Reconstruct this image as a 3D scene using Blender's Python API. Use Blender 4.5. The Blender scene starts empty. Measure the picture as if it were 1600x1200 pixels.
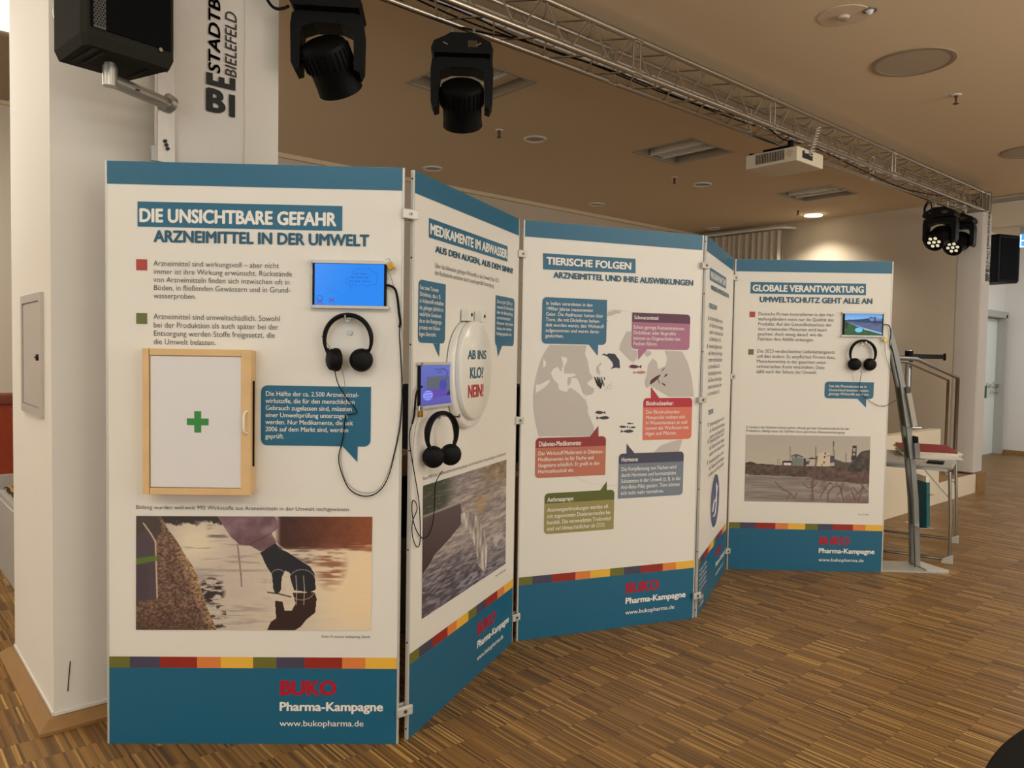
import bpy, bmesh, math, random
import numpy as np
from mathutils import Vector, Matrix
random.seed(7)
PI = math.pi
SC = bpy.context.scene
COL = SC.collection

# ------------------------------------------------------------------ camera
def V(*a): return Vector(a)
cam_d = bpy.data.cameras.new('camera'); cam = bpy.data.objects.new('camera', cam_d); COL.objects.link(cam)
R_ = V(0.75277, -0.65806, 0.01717); F_ = V(0.65814, 0.75179, -0.04082); U_ = V(0.01396, 0.04203, 0.99902)
m = Matrix.Identity(4)
for i in range(3):
    m[i][0] = R_[i]; m[i][1] = U_[i]; m[i][2] = -F_[i]
m[2][3] = 1.3775
cam.matrix_world = m
cam_d.sensor_width = 36; cam_d.lens = 36 * 1192.37 / 1600; cam_d.clip_start = 0.05
SC.camera = cam

# ------------------------------------------------------------------ world, light, exposure
SC.view_settings.view_transform = 'Standard'; SC.view_settings.look = 'None'
SC.view_settings.exposure = 0.08; SC.view_settings.gamma = 1.0; SC.view_settings.use_curve_mapping = False
w = bpy.data.worlds.new('world'); SC.world = w; w.use_nodes = True
w.node_tree.nodes['Background'].inputs[0].default_value = (1.0, 0.93, 0.84, 1)
w.node_tree.nodes['Background'].inputs[1].default_value = 0.22

def area(name, loc, target, size, power, col, sizey=None, spread=None):
    l = bpy.data.lights.new(name, 'AREA'); l.energy = power; l.color = col
    l.shape = 'RECTANGLE'; l.size = size; l.size_y = sizey or size
    if spread: l.spread = spread
    o = bpy.data.objects.new(name, l); COL.objects.link(o); o.location = loc
    o.rotation_euler = (Vector(target) - Vector(loc)).to_track_quat('-Z', 'Y').to_euler()
    return o
WARM = (1.0, 0.95, 0.84)
area('ceiling_lamp_light', (-1.0, 0.2, 3.12), (-0.6, 0.6, 0), 1.2, 27, (0.86, 0.96, 1.0))
area('ceiling_lamp_light', (1.2, -1.6, 3.12), (1.6, -0.8, 0), 1.2, 26, (0.92, 0.97, 0.98))
area('ceiling_lamp_light', (4.0, -0.6, 3.12), (4.2, 0.4, 0), 1.2, 31, WARM)
area('ceiling_lamp_light', (7.0, 0.3, 3.12), (7.0, 0.6, 0), 1.2, 36, WARM)
area('daylight_fill', (-5.0, -1.0, 1.7), (0.6, 2.6, 1.4), 4.0, 50, (0.76, 0.92, 1.0), 2.4)
area('daylight_fill', (4.5, -4.7, 1.5), (4.5, 4.0, 1.9), 8.0, 112, (0.92, 0.96, 0.95), 2.4)  # added fill behind the camera to brighten the ceiling, no window known
area('ceiling_fill', (0.0, -2.6, 2.2), (0.0, -2.4, 3.2), 1.6, 80, (1.0, 0.95, 0.82))  # unseen uplights added to lift the ceiling, no pendants hang there
area('ceiling_fill', (5.5, -2.4, 2.2), (5.5, -2.2, 3.2), 1.6, 80, (1.0, 0.95, 0.82))
area('ceiling_fill', (-2.6, 2.4, 2.2), (-2.5, 2.6, 3.2), 1.4, 82, (1.0, 0.96, 0.86))  # another added uplight, brightens the left part of the ceiling
area('daylight_fill', (-5.6, 4.9, 1.6), (2.0, 5.2, 2.7), 2.4, 42, (0.96, 0.96, 0.94), 1.6)  # unseen fill added at the left wall to lift the rear ceiling
area('corridor_lamp_light', (11.4, 1.6, 3.15), (11.4, 2.2, 0), 1.5, 60, (0.95, 0.98, 1.0))
area('left_lamp_light', (-0.4, 5.2, 3.1), (-0.4, 5.2, 0), 1.2, 30, (1.0, 0.97, 0.9))
sp = bpy.data.lights.new('downlight_beam', 'SPOT'); sp.energy = 62; sp.color = (1, 0.89, 0.72); sp.spot_size = 2.15; sp.spot_blend = 0.8; sp.shadow_soft_size = 0.05
so = bpy.data.objects.new('downlight_beam', sp); COL.objects.link(so); so.location = (9.38, 4.92, 3.16)

# ------------------------------------------------------------------ materials
def lin(c): return tuple(((v / 255) / 12.92 if v / 255 <= 0.04045 else ((v / 255 + 0.055) / 1.055) ** 2.4) for v in c)
MATS = {}
def mat(name, rgb, rough=0.6, metal=0.0, spec=0.5, noise=None, bump=None, emit=None, coat=0.0):
    if name in MATS: return MATS[name]
    M = bpy.data.materials.new(name); M.use_nodes = True; nt = M.node_tree; b = nt.nodes['Principled BSDF']
    c = lin(rgb) + (1,)
    b.inputs['Base Color'].default_value = c; b.inputs['Roughness'].default_value = rough; b.inputs['Metallic'].default_value = metal
    b.inputs['Specular IOR Level'].default_value = spec; b.inputs['Coat Weight'].default_value = coat
    if noise or bump:
        tc = nt.nodes.new('ShaderNodeTexCoord'); nz = nt.nodes.new('ShaderNodeTexNoise'); nt.links.new(tc.outputs['Object'], nz.inputs['Vector'])
        nz.inputs['Scale'].default_value = (noise or bump)[0]; nz.inputs['Detail'].default_value = 4
        if noise:
            mx = nt.nodes.new('ShaderNodeMix'); mx.data_type = 'RGBA'
            k = noise[1]
            mx.inputs[6].default_value = tuple(v * (1 - k) for v in c[:3]) + (1,); mx.inputs[7].default_value = tuple(min(1, v * (1 + k)) for v in c[:3]) + (1,)
            nt.links.new(nz.outputs['Fac'], mx.inputs[0]); nt.links.new(mx.outputs[2], b.inputs['Base Color'])
        if bump:
            n2 = nt.nodes.new('ShaderNodeTexNoise'); nt.links.new(tc.outputs['Object'], n2.inputs['Vector']); n2.inputs['Scale'].default_value = bump[0]
            bp = nt.nodes.new('ShaderNodeBump'); bp.inputs['Strength'].default_value = bump[1]; bp.inputs['Distance'].default_value = 0.01
            nt.links.new(n2.outputs['Fac'], bp.inputs['Height']); nt.links.new(bp.outputs[0], b.inputs['Normal'])
    if emit:
        b.inputs['Emission Color'].default_value = c; b.inputs['Emission Strength'].default_value = emit
    MATS[name] = M
    return M
def vmat(name, rough=0.4, emit=None):      # printed picture: colour comes from the mesh's own colour attribute
    if name in MATS: return MATS[name]
    M = bpy.data.materials.new(name); M.use_nodes = True; nt = M.node_tree; b = nt.nodes['Principled BSDF']
    a = nt.nodes.new('ShaderNodeVertexColor'); a.layer_name = 'Col'
    if emit:
        b.inputs['Base Color'].default_value = (0.01, 0.01, 0.01, 1); nt.links.new(a.outputs[0], b.inputs['Emission Color']); b.inputs['Emission Strength'].default_value = emit
        b.inputs['Roughness'].default_value = 0.3; b.inputs['Specular IOR Level'].default_value = 0.2
    else:
        nt.links.new(a.outputs[0], b.inputs['Base Color']); b.inputs['Roughness'].default_value = rough
    MATS[name] = M; return M

WALL = mat('wall_paint', (226, 218, 204), 0.85, bump=(120, 0.05), noise=(1.5, 0.02))
WALLB = mat('wall_paint_rear', (212, 200, 182), 0.85, bump=(120, 0.05))
WALLR = mat('wall_paint_foyer', (228, 226, 222), 0.85, bump=(120, 0.05))
CEIL = mat('ceiling_plaster', (226, 208, 178), 0.9, bump=(150, 0.03))
PILLAR = mat('pillar_paint', (232, 228, 220), 0.8, bump=(60, 0.06), noise=(3, 0.025))
BOARD = mat('panel_laminate', (233, 230, 223), 0.42, bump=(300, 0.02))
BLUE = mat('print_petrol', (22, 100, 134), 0.38)
BLUE2 = mat('print_petrol_dark', (18, 84, 112), 0.4)
WHITE = mat('print_white', (240, 238, 232), 0.5)
INK = mat('print_ink', (62, 60, 60), 0.6)
RED = mat('print_logo_red', (176, 16, 44), 0.5)
ALU = mat('aluminium_profile', (196, 194, 188), 0.32, 1.0, noise=(40, 0.06))
ALUP = mat('anodised_edge', (206, 204, 198), 0.45, 0.35)
STEEL = mat('brushed_steel', (170, 168, 164), 0.3, 1.0, noise=(60, 0.08))
CHROME = mat('chrome', (210, 210, 210), 0.12, 1.0)
BLACK = mat('black_plastic', (8, 8, 9), 0.55, spec=0.2)
BLACKM = mat('black_matt_plastic', (5, 5, 6), 0.65, spec=0.2)
FABRIC = mat('stretch_cover', (206, 200, 194), 0.8, bump=(35, 0.12))
WHITEP = mat('white_plastic', (232, 230, 222), 0.25, coat=0.3)
PINE = mat('pine_wood', (222, 186, 134), 0.5, noise=(14, 0.12))
BRASS = mat('brass', (190, 150, 70), 0.3, 1.0)
TRUSS = mat('truss_aluminium', (188, 180, 168), 0.33, 1.0, noise=(25, 0.07))
GREYP = mat('grey_plastic', (120, 120, 118), 0.5)
DARK = mat('dark_screw', (40, 38, 36), 0.5, 0.5)
WOODT = mat('oak_trim', (148, 112, 68), 0.45, noise=(18, 0.15))

def floor_mat(name, tone):
    M = bpy.data.materials.new(name); M.use_nodes = True; nt = M.node_tree; N = nt.nodes; L = nt.links; b = N['Principled BSDF']
    g = N.new('ShaderNodeNewGeometry'); s = N.new('ShaderNodeSeparateXYZ'); L.new(g.outputs['Position'], s.inputs[0])
    def math_(op, a, b_=None, v=None):
        n = N.new('ShaderNodeMath'); n.operation = op
        L.new(a, n.inputs[0]) if not isinstance(a, float) else None
        if isinstance(a, float): n.inputs[0].default_value = a
        if b_ is not None:
            if isinstance(b_, float): n.inputs[1].default_value = b_
            else: L.new(b_, n.inputs[1])
        return n.outputs[0]
    row = math_('FLOOR', math_('DIVIDE', math_('SUBTRACT', s.outputs[1], 0.01), 0.16))
    shift = math_('MULTIPLY', row, 0.0537)
    xs = math_('DIVIDE', math_('ADD', s.outputs[0], shift), 0.008)
    lam = math_('FLOOR', xs)
    cmb = N.new('ShaderNodeCombineXYZ'); L.new(lam, cmb.inputs[0]); L.new(row, cmb.inputs[1])
    wn = N.new('ShaderNodeTexWhiteNoise'); wn.noise_dimensions = '3D'; L.new(cmb.outputs[0], wn.inputs['Vector'])
    blk = math_('FLOOR', math_('DIVIDE', math_('ADD', s.outputs[0], math_('MULTIPLY', row, 0.097)), 0.24))
    cm2 = N.new('ShaderNodeCombineXYZ'); L.new(blk, cm2.inputs[0]); L.new(row, cm2.inputs[1]); cm2.inputs[2].default_value = 7.0
    wn2 = N.new('ShaderNodeTexWhiteNoise'); L.new(cm2.outputs[0], wn2.inputs['Vector'])
    # fine grain along the strips
    cg = N.new('ShaderNodeCombineXYZ'); L.new(math_('MULTIPLY', s.outputs[0], 260.0), cg.inputs[0]); L.new(math_('MULTIPLY', s.outputs[1], 14.0), cg.inputs[1])
    nz = N.new('ShaderNodeTexNoise'); nz.inputs['Scale'].default_value = 1.0; nz.inputs['Detail'].default_value = 3; L.new(cg.outputs[0], nz.inputs['Vector'])
    f = math_('ADD', math_('MULTIPLY', wn.outputs['Value'], 0.78), math_('ADD', math_('MULTIPLY', wn2.outputs['Value'], 0.11), math_('MULTIPLY', nz.outputs['Fac'], 0.16)))
    cr = N.new('ShaderNodeValToRGB'); L.new(f, cr.inputs[0]); e = cr.color_ramp.elements
    e[0].position = 0.08; e[0].color = lin(tone[0]) + (1,)
    e[1].position = 1.0; e[1].color = lin(tone[3]) + (1,)
    x = e.new(0.42); x.color = lin(tone[1]) + (1,)
    x = e.new(0.80); x.color = lin(tone[2]) + (1,)
    # dark joints between the blocks' ends and between the strips
    fy = math_('FRACT', math_('DIVIDE', math_('SUBTRACT', s.outputs[1], 0.01), 0.16)); jy = math_('LESS_THAN', fy, 0.012)
    fx = math_('FRACT', xs); jx = math_('MULTIPLY', math_('LESS_THAN', fx, 0.12), 0.3)
    j = math_('MAXIMUM', math_('MULTIPLY', jy, 0.25), jx)
    mx = N.new('ShaderNodeMix'); mx.data_type = 'RGBA'; L.new(j, mx.inputs[0]); L.new(cr.outputs[0], mx.inputs[6]); mx.inputs[7].default_value = lin((60, 38, 16)) + (1,)
    L.new(mx.outputs[2], b.inputs['Base Color'])
    b.inputs['Roughness'].default_value = 0.42; b.inputs['Specular IOR Level'].default_value = 0.4
    bp = N.new('ShaderNodeBump'); bp.inputs['Strength'].default_value = 0.15; bp.inputs['Distance'].default_value = 0.002
    L.new(f, bp.inputs['Height']); L.new(bp.outputs[0], b.inputs['Normal'])
    return M
FLOOR = floor_mat('parquet_lamella', [(82, 56, 26), (118, 85, 40), (146, 107, 53), (196, 158, 88)])

# ------------------------------------------------------------------ mesh helpers
class MB:
    def __init__(s): s.bm = bmesh.new()
    def box(s, c, d, rz=0, M=None, bev=0, seg=2):
        t = bmesh.ops.create_cube(s.bm, size=1); vs = t['verts']
        T = Matrix.Translation(c) @ Matrix.Rotation(rz, 4, 'Z') @ Matrix.Diagonal((d[0], d[1], d[2], 1))
        if M is not None: T = M @ T
        if bev:
            bmesh.ops.transform(s.bm, matrix=T, verts=vs)
            es = list({e for v in vs for e in v.link_edges}); bmesh.ops.bevel(s.bm, geom=es, offset=bev, segments=seg, affect='EDGES', profile=0.6)
        else: bmesh.ops.transform(s.bm, matrix=T, verts=vs)
        return s
    def cyl(s, a, b, r, r2=None, n=16, caps=True):
        a = Vector(a); b = Vector(b); d = b - a
        t = bmesh.ops.create_cone(s.bm, cap_ends=caps, segments=n, radius1=r, radius2=r if r2 is None else r2, depth=d.length)
        T = Matrix.Translation((a + b) / 2) @ d.to_track_quat('Z', 'Y').to_matrix().to_4x4()
        bmesh.ops.transform(s.bm, matrix=T, verts=t['verts']); return s
    def ball(s, c, r, sc=(1, 1, 1), n=16, M=None):
        t = bmesh.ops.create_uvsphere(s.bm, u_segments=n, v_segments=max(6, n // 2), radius=r)
        T = Matrix.Translation(c) @ (M or Matrix.Identity(4)) @ Matrix.Diagonal((*sc, 1)); bmesh.ops.transform(s.bm, matrix=T, verts=t['verts']); return s
    def prism(s, pts, y0, y1, plane='XZ'):       # outline in x,z extruded along y (or XY extruded along z, YZ along x)
        def P(p, k):
            return {'XZ': (p[0], k, p[1]), 'XY': (p[0], p[1], k), 'YZ': (k, p[0], p[1])}[plane]
        A = [s.bm.verts.new(P(p, y0)) for p in pts]; B = [s.bm.verts.new(P(p, y1)) for p in pts]; n = len(pts)
        s.bm.faces.new(A); s.bm.faces.new(B[::-1])
        for i in range(n): s.bm.faces.new((A[i], B[i], B[(i + 1) % n], A[(i + 1) % n]))
        return s
    def lathe(s, prof, c=(0, 0, 0), n=32, M=None):
        rings = []
        for r, z in prof:
            rings.append([s.bm.verts.new((r * math.cos(2 * PI * k / n), r * math.sin(2 * PI * k / n), z)) for k in range(n)])
        for i in range(len(rings) - 1):
            for k in range(n): s.bm.faces.new((rings[i][k], rings[i][(k + 1) % n], rings[i + 1][(k + 1) % n], rings[i + 1][k]))
        flatd = len(prof) == 2 and abs(prof[0][1] - prof[1][1]) < 1e-6
        if prof[0][0] > 1e-5 and not flatd: s.bm.faces.new(rings[0][::-1])
        if prof[-1][0] > 1e-5 and not flatd: s.bm.faces.new(rings[-1])
        T = Matrix.Translation(c) @ (M or Matrix.Identity(4)); bmesh.ops.transform(s.bm, matrix=T, verts=[v for r in rings for v in r]); return s
    def build(s, name, m, parent=None, smooth=False, loc=None):
        bmesh.ops.remove_doubles(s.bm, verts=s.bm.verts, dist=1e-6)
        bmesh.ops.recalc_face_normals(s.bm, faces=s.bm.faces)
        me = bpy.data.meshes.new(name); s.bm.to_mesh(me); s.bm.free()
        if smooth:
            for p in me.polygons: p.use_smooth = True
            me.set_sharp_from_angle(angle=0.7)
        me.materials.append(m)
        return link(name, me, parent, loc)
def link(name, me, parent=None, loc=None):
    o = bpy.data.objects.new(name, me); COL.objects.link(o)
    if parent is not None: o.parent = parent
    if loc is not None: o.location = loc
    return o
def thing(name, label, cat, loc=(0, 0, 0), rz=0, group=None):
    o = bpy.data.objects.new(name, None); COL.objects.link(o); o.location = loc; o.rotation_euler = (0, 0, rz); o.empty_display_size = 0.05
    return tag(o, label, cat, group)
def tag(o, label, cat, group=None):
    o['label'] = label; o['category'] = cat
    if group: o['group'] = group
    return o
def struct(o): o['kind'] = 'structure'; return o
def tube(name, pts, r, m, parent=None, smooth_path=True, closed=False, res=5, loc=None):
    cu = bpy.data.curves.new(name, 'CURVE'); cu.dimensions = '3D'; cu.bevel_depth = r; cu.bevel_resolution = 2; cu.use_fill_caps = True
    sp = cu.splines.new('NURBS' if smooth_path else 'POLY'); sp.points.add(len(pts) - 1)
    for p, c in zip(sp.points, pts): p.co = (*c, 1)
    if smooth_path: sp.order_u = 3; sp.use_endpoint_u = True; sp.resolution_u = res
    sp.use_cyclic_u = closed
    t = bpy.data.objects.new(name, cu); COL.objects.link(t)
    dg = bpy.context.evaluated_depsgraph_get(); me = bpy.data.meshes.new_from_object(t.evaluated_get(dg)); bpy.data.objects.remove(t)
    for p in me.polygons: p.use_smooth = True
    me.materials.clear(); me.materials.append(m); me.name = name
    return link(name, me, parent, loc)

# flat print on a panel: x along the panel, z up, y = -height of the ink
def flat(name, polys, m, parent, y=-0.0008):
    if name == 'globe_print' and len(polys) > 1: return [flat('land_shape', [p], m, parent, y) for p in polys][0]
    bm = bmesh.new()
    for p in polys:
        try: bm.faces.new([bm.verts.new((a, y, b)) for a, b in p])
        except ValueError: pass
    bm.normal_update(); bmesh.ops.triangulate(bm, faces=bm.faces)
    bmesh.ops.recalc_face_normals(bm, faces=bm.faces)
    me = bpy.data.meshes.new(name); bm.to_mesh(me); bm.free(); me.materials.append(m)
    return link(name, me, parent)
def text_mesh(body, bold=0.0, space=1.0, shear=0.0, align='LEFT', res=3):
    cu = bpy.data.curves.new('txt', 'FONT'); cu.body = body; cu.size = 1; cu.offset = bold; cu.space_line = space; cu.shear = shear; cu.resolution_u = res; cu.align_x = align
    t = bpy.data.objects.new('txt', cu); COL.objects.link(t); bpy.context.view_layer.update()
    dg = bpy.context.evaluated_depsgraph_get(); me = bpy.data.meshes.new_from_object(t.evaluated_get(dg))
    bpy.data.objects.remove(t); bpy.data.curves.remove(cu); return me
def text(name, body, u0, z1, u1, z0, m, parent, bold=-0.004, space=1.05, y=-0.0014, shear=0.0, mapf=None, align='LEFT', keep=False):
    """lettering whose ink fills the rectangle u0..u1, z0..z1 (z1 is the top)"""
    me = text_mesh(body, min(bold, 0.0), space, shear, align); n = len(me.vertices); co = np.zeros(n * 3); me.vertices.foreach_get('co', co); co = co.reshape(-1, 3)
    a, b = co[:, 0].min(), co[:, 0].max(); c, d = co[:, 1].min(), co[:, 1].max()
    offs = [(0, 0)] if bold <= 0 else [(0, 0), (-bold, 0), (bold, 0), (0, bold * .7), (0, -bold * .7), (bold * .7, bold * .5), (-bold * .7, -bold * .5)][:3 if bold < 0.015 else 7]
    fs = [tuple(p.vertices) for p in me.polygons]; V3 = []; F3 = []
    a -= max(bold, 0); b += max(bold, 0); kx = (u1 - u0) / (b - a); kz = (z1 - z0) / (d - c)
    for k, (ox, oz) in enumerate(offs):
        U = u0 + (co[:, 0] + ox - a) / (b - a) * (u1 - u0); Z = z0 + (co[:, 1] + oz - c) / (d - c) * (z1 - z0)
        yy = y - k * 0.00003
        V3.append(mapf(U, Z, yy) if mapf is not None else np.stack([U, np.full(n, yy), Z], 1)); F3 += [tuple(v + k * n for v in f) for f in fs]
    me = bpy.data.meshes.new(name); me.from_pydata(np.concatenate(V3).tolist(), [], F3); me.materials.append(m)
    return link(name, me, parent)
def rect(a, b, c, d): return [(a, b), (c, b), (c, d), (a, d)]
def round_poly(u0, z1, u1, z0, r, sharp=()):   # corners: 0 top-left 1 top-right 2 bottom-right 3 bottom-left
    pts = []
    cs = [(u0 + r, z1 - r, PI / 2, PI, (u0, z1)), (u1 - r, z1 - r, 0, PI / 2, (u1, z1)), (u1 - r, z0 + r, -PI / 2, 0, (u1, z0)), (u0 + r, z0 + r, PI, 3 * PI / 2, (u0, z0))]
    for i, (cx, cz, a0, a1, k) in enumerate(cs):
        if i in sharp: pts.append(k); continue
        for j in range(6):
            t = a1 + (a0 - a1) * j / 5; pts.append((cx + r * math.cos(t), cz + r * math.sin(t)))
    return pts

# small raster painter for printed pictures -> coloured grid mesh
class Pic:
    def __init__(s, w, h, x0, y0, x1, y1):
        s.w, s.h = w, h; s.X, s.Y = np.meshgrid(x0 + (np.arange(w) + .5) / w * (x1 - x0), y0 + (np.arange(h) + .5) / h * (y1 - y0))
        s.I = np.zeros((h, w, 3)); s.rng = np.random.RandomState(3); s.px = (x1 - x0) / w
    def noise(s, sx, sy, octaves=3):
        out = np.zeros((s.h, s.w)); amp = 1; tot = 0
        for o in range(octaves):
            gx = max(2, int(s.w / sx * 2 ** o) + 2); gy = max(2, int(s.h / sy * 2 ** o) + 2)
            g = s.rng.rand(gy, gx); xi = np.linspace(0, gx - 1.001, s.w); yi = np.linspace(0, gy - 1.001, s.h)
            x0 = xi.astype(int); y0 = yi.astype(int); fx = xi - x0; fy = yi - y0
            fx = fx * fx * (3 - 2 * fx); fy = (fy * fy * (3 - 2 * fy))[:, None]
            A = g[y0][:, x0]; B = g[y0][:, x0 + 1]; C = g[y0 + 1][:, x0]; D = g[y0 + 1][:, x0 + 1]
            out += amp * ((A * (1 - fx) + B * fx) * (1 - fy) + (C * (1 - fx) + D * fx) * fy); tot += amp; amp *= 0.55
        return out / tot
    def mask(s, pts):
        X, Y = s.X, s.Y; ins = np.zeros(X.shape, bool); n = len(pts)
        for i in range(n):
            x0, y0 = pts[i]; x1, y1 = pts[(i + 1) % n]
            if y0 == y1: continue
            c = ((y0 > Y) != (y1 > Y)) & (X < (x1 - x0) * (Y - y0) / (y1 - y0) + x0); ins ^= c
        return ins
    def blend(s, M, col, k=1.0):
        M = (M * k)[..., None].astype(float) if M.ndim == 2 else M
        s.I = s.I * (1 - M) + np.array(col, float) * M
    def poly(s, pts, col, k=1.0): s.blend(s.mask(pts), col, k)
    def grad(s, c0, c1, T): T = np.clip(T, 0, 1)[..., None]; return np.array(c0) * (1 - T) + np.array(c1) * T
    def paint(s, M, img, k=1.0): M = (M * k)[..., None].astype(float); s.I = s.I * (1 - M) + img * M
    def line(s, pts, wd, col, k=1.0):
        for (x0, y0), (x1, y1) in zip(pts, pts[1:]):
            dx, dy = x1 - x0, y1 - y0; t = np.clip(((s.X - x0) * dx + (s.Y - y0) * dy) / (dx * dx + dy * dy + 1e-9), 0, 1)
            d = np.hypot(s.X - x0 - t * dx, s.Y - y0 - t * dy); s.blend(np.clip(1.2 - d / wd, 0, 1) , col, k)
    def ell(s, cx, cy, rx, ry): return np.hypot((s.X - cx) / rx, (s.Y - cy) / ry)
    def mesh(s, name, corners, m, parent, y=-0.0012):   # corners TL TR BR BL as (u, z)
        h, w = s.h, s.w; a = np.linspace(0, 1, w + 1)[None, :, None]; b = np.linspace(0, 1, h + 1)[:, None, None]
        TL, TR, BR, BL = [np.array(c, float) for c in corners]
        P = (TL * (1 - a) + TR * a) * (1 - b) + (BL * (1 - a) + BR * a) * b
        vs = np.empty(((h + 1) * (w + 1), 3)); vs[:, 0] = P[..., 0].ravel(); vs[:, 2] = P[..., 1].ravel(); vs[:, 1] = y
        i = np.arange(h)[:, None] * (w + 1) + np.arange(w)[None, :]; i = i.ravel()
        fc = np.stack([i + w + 1, i + w + 2, i + 1, i], 1)
        me = bpy.data.meshes.new(name); me.vertices.add(len(vs)); me.vertices.foreach_set('co', vs.ravel())
        me.loops.add(fc.size); me.loops.foreach_set('vertex_index', fc.ravel().astype(np.int32)); me.polygons.add(len(fc)); me.polygons.foreach_set('loop_start', np.arange(0, fc.size, 4, dtype=np.int32))
        me.update(calc_edges=True)
        c = np.clip(s.I, 0, 255).reshape(-1, 3) / 255; c = np.where(c <= 0.04045, c / 12.92, ((c + 0.055) / 1.055) ** 2.4)
        cc = np.ones((len(fc), 4, 4), np.float32); cc[:, :, :3] = c[:, None, :]
        at = me.color_attributes.new('Col', 'FLOAT_COLOR', 'CORNER'); at.data.foreach_set('color', cc.ravel())
        me.materials.append(m); return link(name, me, parent)

# ================================================================== SETTING
CZ = 3.22
def wall(name, x0, y0, z0, x1, y1, z1, m): return struct(MB().box(((x0 + x1) / 2, (y0 + y1) / 2, (z0 + z1) / 2), (abs(x1 - x0), abs(y1 - y0), abs(z1 - z0))).build(name, m))
fl = wall('floor', -6, -5, -0.2, 14.2, 7.2, -0.006, mat('screed', (70, 48, 26), 0.9))
# parquet blocks: strips run along y in rows 0.16 deep; nearest 300 single, the rest joined
blocks = []
for r in range(-32, 45):
    y0 = 0.01 + r * 0.16
    if y0 < -4.9 or y0 > 6.9: continue
    k0 = int(math.floor((-5.9 + r * 0.097) / 0.24)) + 1
    k = k0
    while True:
        x0 = k * 0.24 - r * 0.097
        if x0 > 13.9: break
        blocks.append((x0, y0)); k += 1
def seen(b):
    p = V(b[0] + .12, b[1] + .08, -1.3775); z = p.dot(F_)
    if z < 0.8: return 1e9
    px = 800 + 1192 * p.dot(R_) / z; py = 600 - 1192 * p.dot(U_) / z
    if not (-40 < px < 1640 and 700 < py < 1260): return 1e6 + z
    if p.x < 1.5 and p.y > 2.3 and p.x > 0.5: return 1e6
    return z
blocks.sort(key=seen)
me = None
for (x0, y0) in blocks[:300]:
    if me is None:
        o = MB().box((0.12, 0.08, -0.003), (0.2397, 0.1597, 0.006)).build('parquet_block', FLOOR, fl); me = o.data; o.location = (x0, y0, 0)
    else: link('parquet_block', me, fl, (x0, y0, 0))
vs = []; fs = []
for (x0, y0) in blocks[300:]:
    n = len(vs)
    vs += [(x0 + .0001, y0 + .0001, 0), (x0 + .2399, y0 + .0001, 0), (x0 + .2399, y0 + .1599, 0), (x0 + .0001, y0 + .1599, 0), (x0 + .0003, y0 + .0003, -.006), (x0 + .2397, y0 + .0003, -.006), (x0 + .2397, y0 + .1597, -.006), (x0 + .0003, y0 + .1597, -.006)]
    fs += [(n, n + 1, n + 2, n + 3), (n, n + 4, n + 5, n + 1), (n + 1, n + 5, n + 6, n + 2), (n + 2, n + 6, n + 7, n + 3), (n + 3, n + 7, n + 4, n)]
mm = bpy.data.meshes.new('parquet_block'); mm.from_pydata(vs, [], fs); mm.materials.append(FLOOR)
o = link('parquet_field', mm, fl); o['kind'] = 'stuff'

# ceiling, with openings for the square lamps
LAMPS = [(2.921, 4.518), (5.402, 4.585), (7.902, 4.594)]     # far corners
LS = 0.655
holes = []
for i, (x, y) in enumerate(LAMPS):
    holes.append((x, y - LS, x + LS, y) if False else (x, y - LS, x + LS, y))
cmb = MB()
xs = sorted({-6.0, 14.2} | {h[0] for h in holes} | {h[2] for h in holes}); ys = sorted({-5.0, 7.2} | {h[1] for h in holes} | {h[3] for h in holes})
for i in range(len(xs) - 1):
    for j in range(len(ys) - 1):
        cx = (xs[i] + xs[i + 1]) / 2; cy = (ys[j] + ys[j + 1]) / 2
        if any(h[0] < cx < h[2] and h[1] < cy < h[3] for h in holes): continue
        cmb.box((cx, cy, CZ + 0.1), (xs[i + 1] - xs[i], ys[j + 1] - ys[j], 0.2))
struct(cmb.build('ceiling', CEIL))
wall('wall_back', -6, 6.95, 0, 9.8, 7.15, CZ, WALLB)
wall('wall_right', 9.8, 3.2, 0, 9.95, 7.15, CZ, WALLB)
wall('wall_lintel', 9.8, -5, 2.885, 9.95, 3.2, CZ, WALLB)
wall('wall_left', -6.0, -5, 0, -5.85, 7.15, CZ, WALL)
wall('wall_front', -6, -5.0, 0, 14.2, -4.85, CZ, WALL)
wall('wall_foyer_side', 13.05, -5, 0, 13.25, 3.78, CZ, WALLR)
# foyer rear wall with the door opening
DX0, DX1, DH = 12.02, 13.0, 2.06
fw = MB().box(((9.95 + DX0) / 2, 3.88, CZ / 2), (DX0 - 9.95, 0.2, CZ)).box(((DX0 + 13.25) / 2, 3.88, (CZ + DH) / 2), (13.25 - DX0, 0.2, CZ - DH)).box(((DX1 + 13.25) / 2, 3.88, DH / 2), (13.25 - DX1, 0.2, DH))
struct(fw.build('wall_foyer_back', WALLR))
dr = thing('door_1', 'plain white foyer door in a grey metal frame beyond the far cover column', 'door', (DX0, 3.80, 0)); del dr['label'], dr['category']; dr['kind'] = 'structure'
DOORG = mat('door_paint', (226, 234, 230), 0.45); FRAMEG = mat('door_frame_grey', (176, 176, 172), 0.5)
MB().box((0.49, 0.05, 1.0), (0.94, 0.045, 2.0)).build('door_leaf', DOORG, dr)
MB().box((0.03, -0.03, 1.03), (0.06, 0.12, 2.06)).box((0.95, -0.03, 1.03), (0.06, 0.12, 2.06)).box((0.49, -0.03, 2.06), (1.1, 0.12, 0.09)).build('door_frame', FRAMEG, dr)
KA = (12.4, 1.064); KB = (13.04, 0.9598); KC = (12.57, 0.9402); KD = (13.03, 0.8927); GA = (12.25, 1.02); GB = (12.42, 0.8413)
MB().box(((GA[0] + GB[0]) / 2 - DX0, -0.026, (GA[1] + GB[1]) / 2), (GB[0] - GA[0], 0.006, GA[1] - GB[1])).build('green_strip', mat('green_sign', (22, 84, 60), 0.6), dr)
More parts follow.
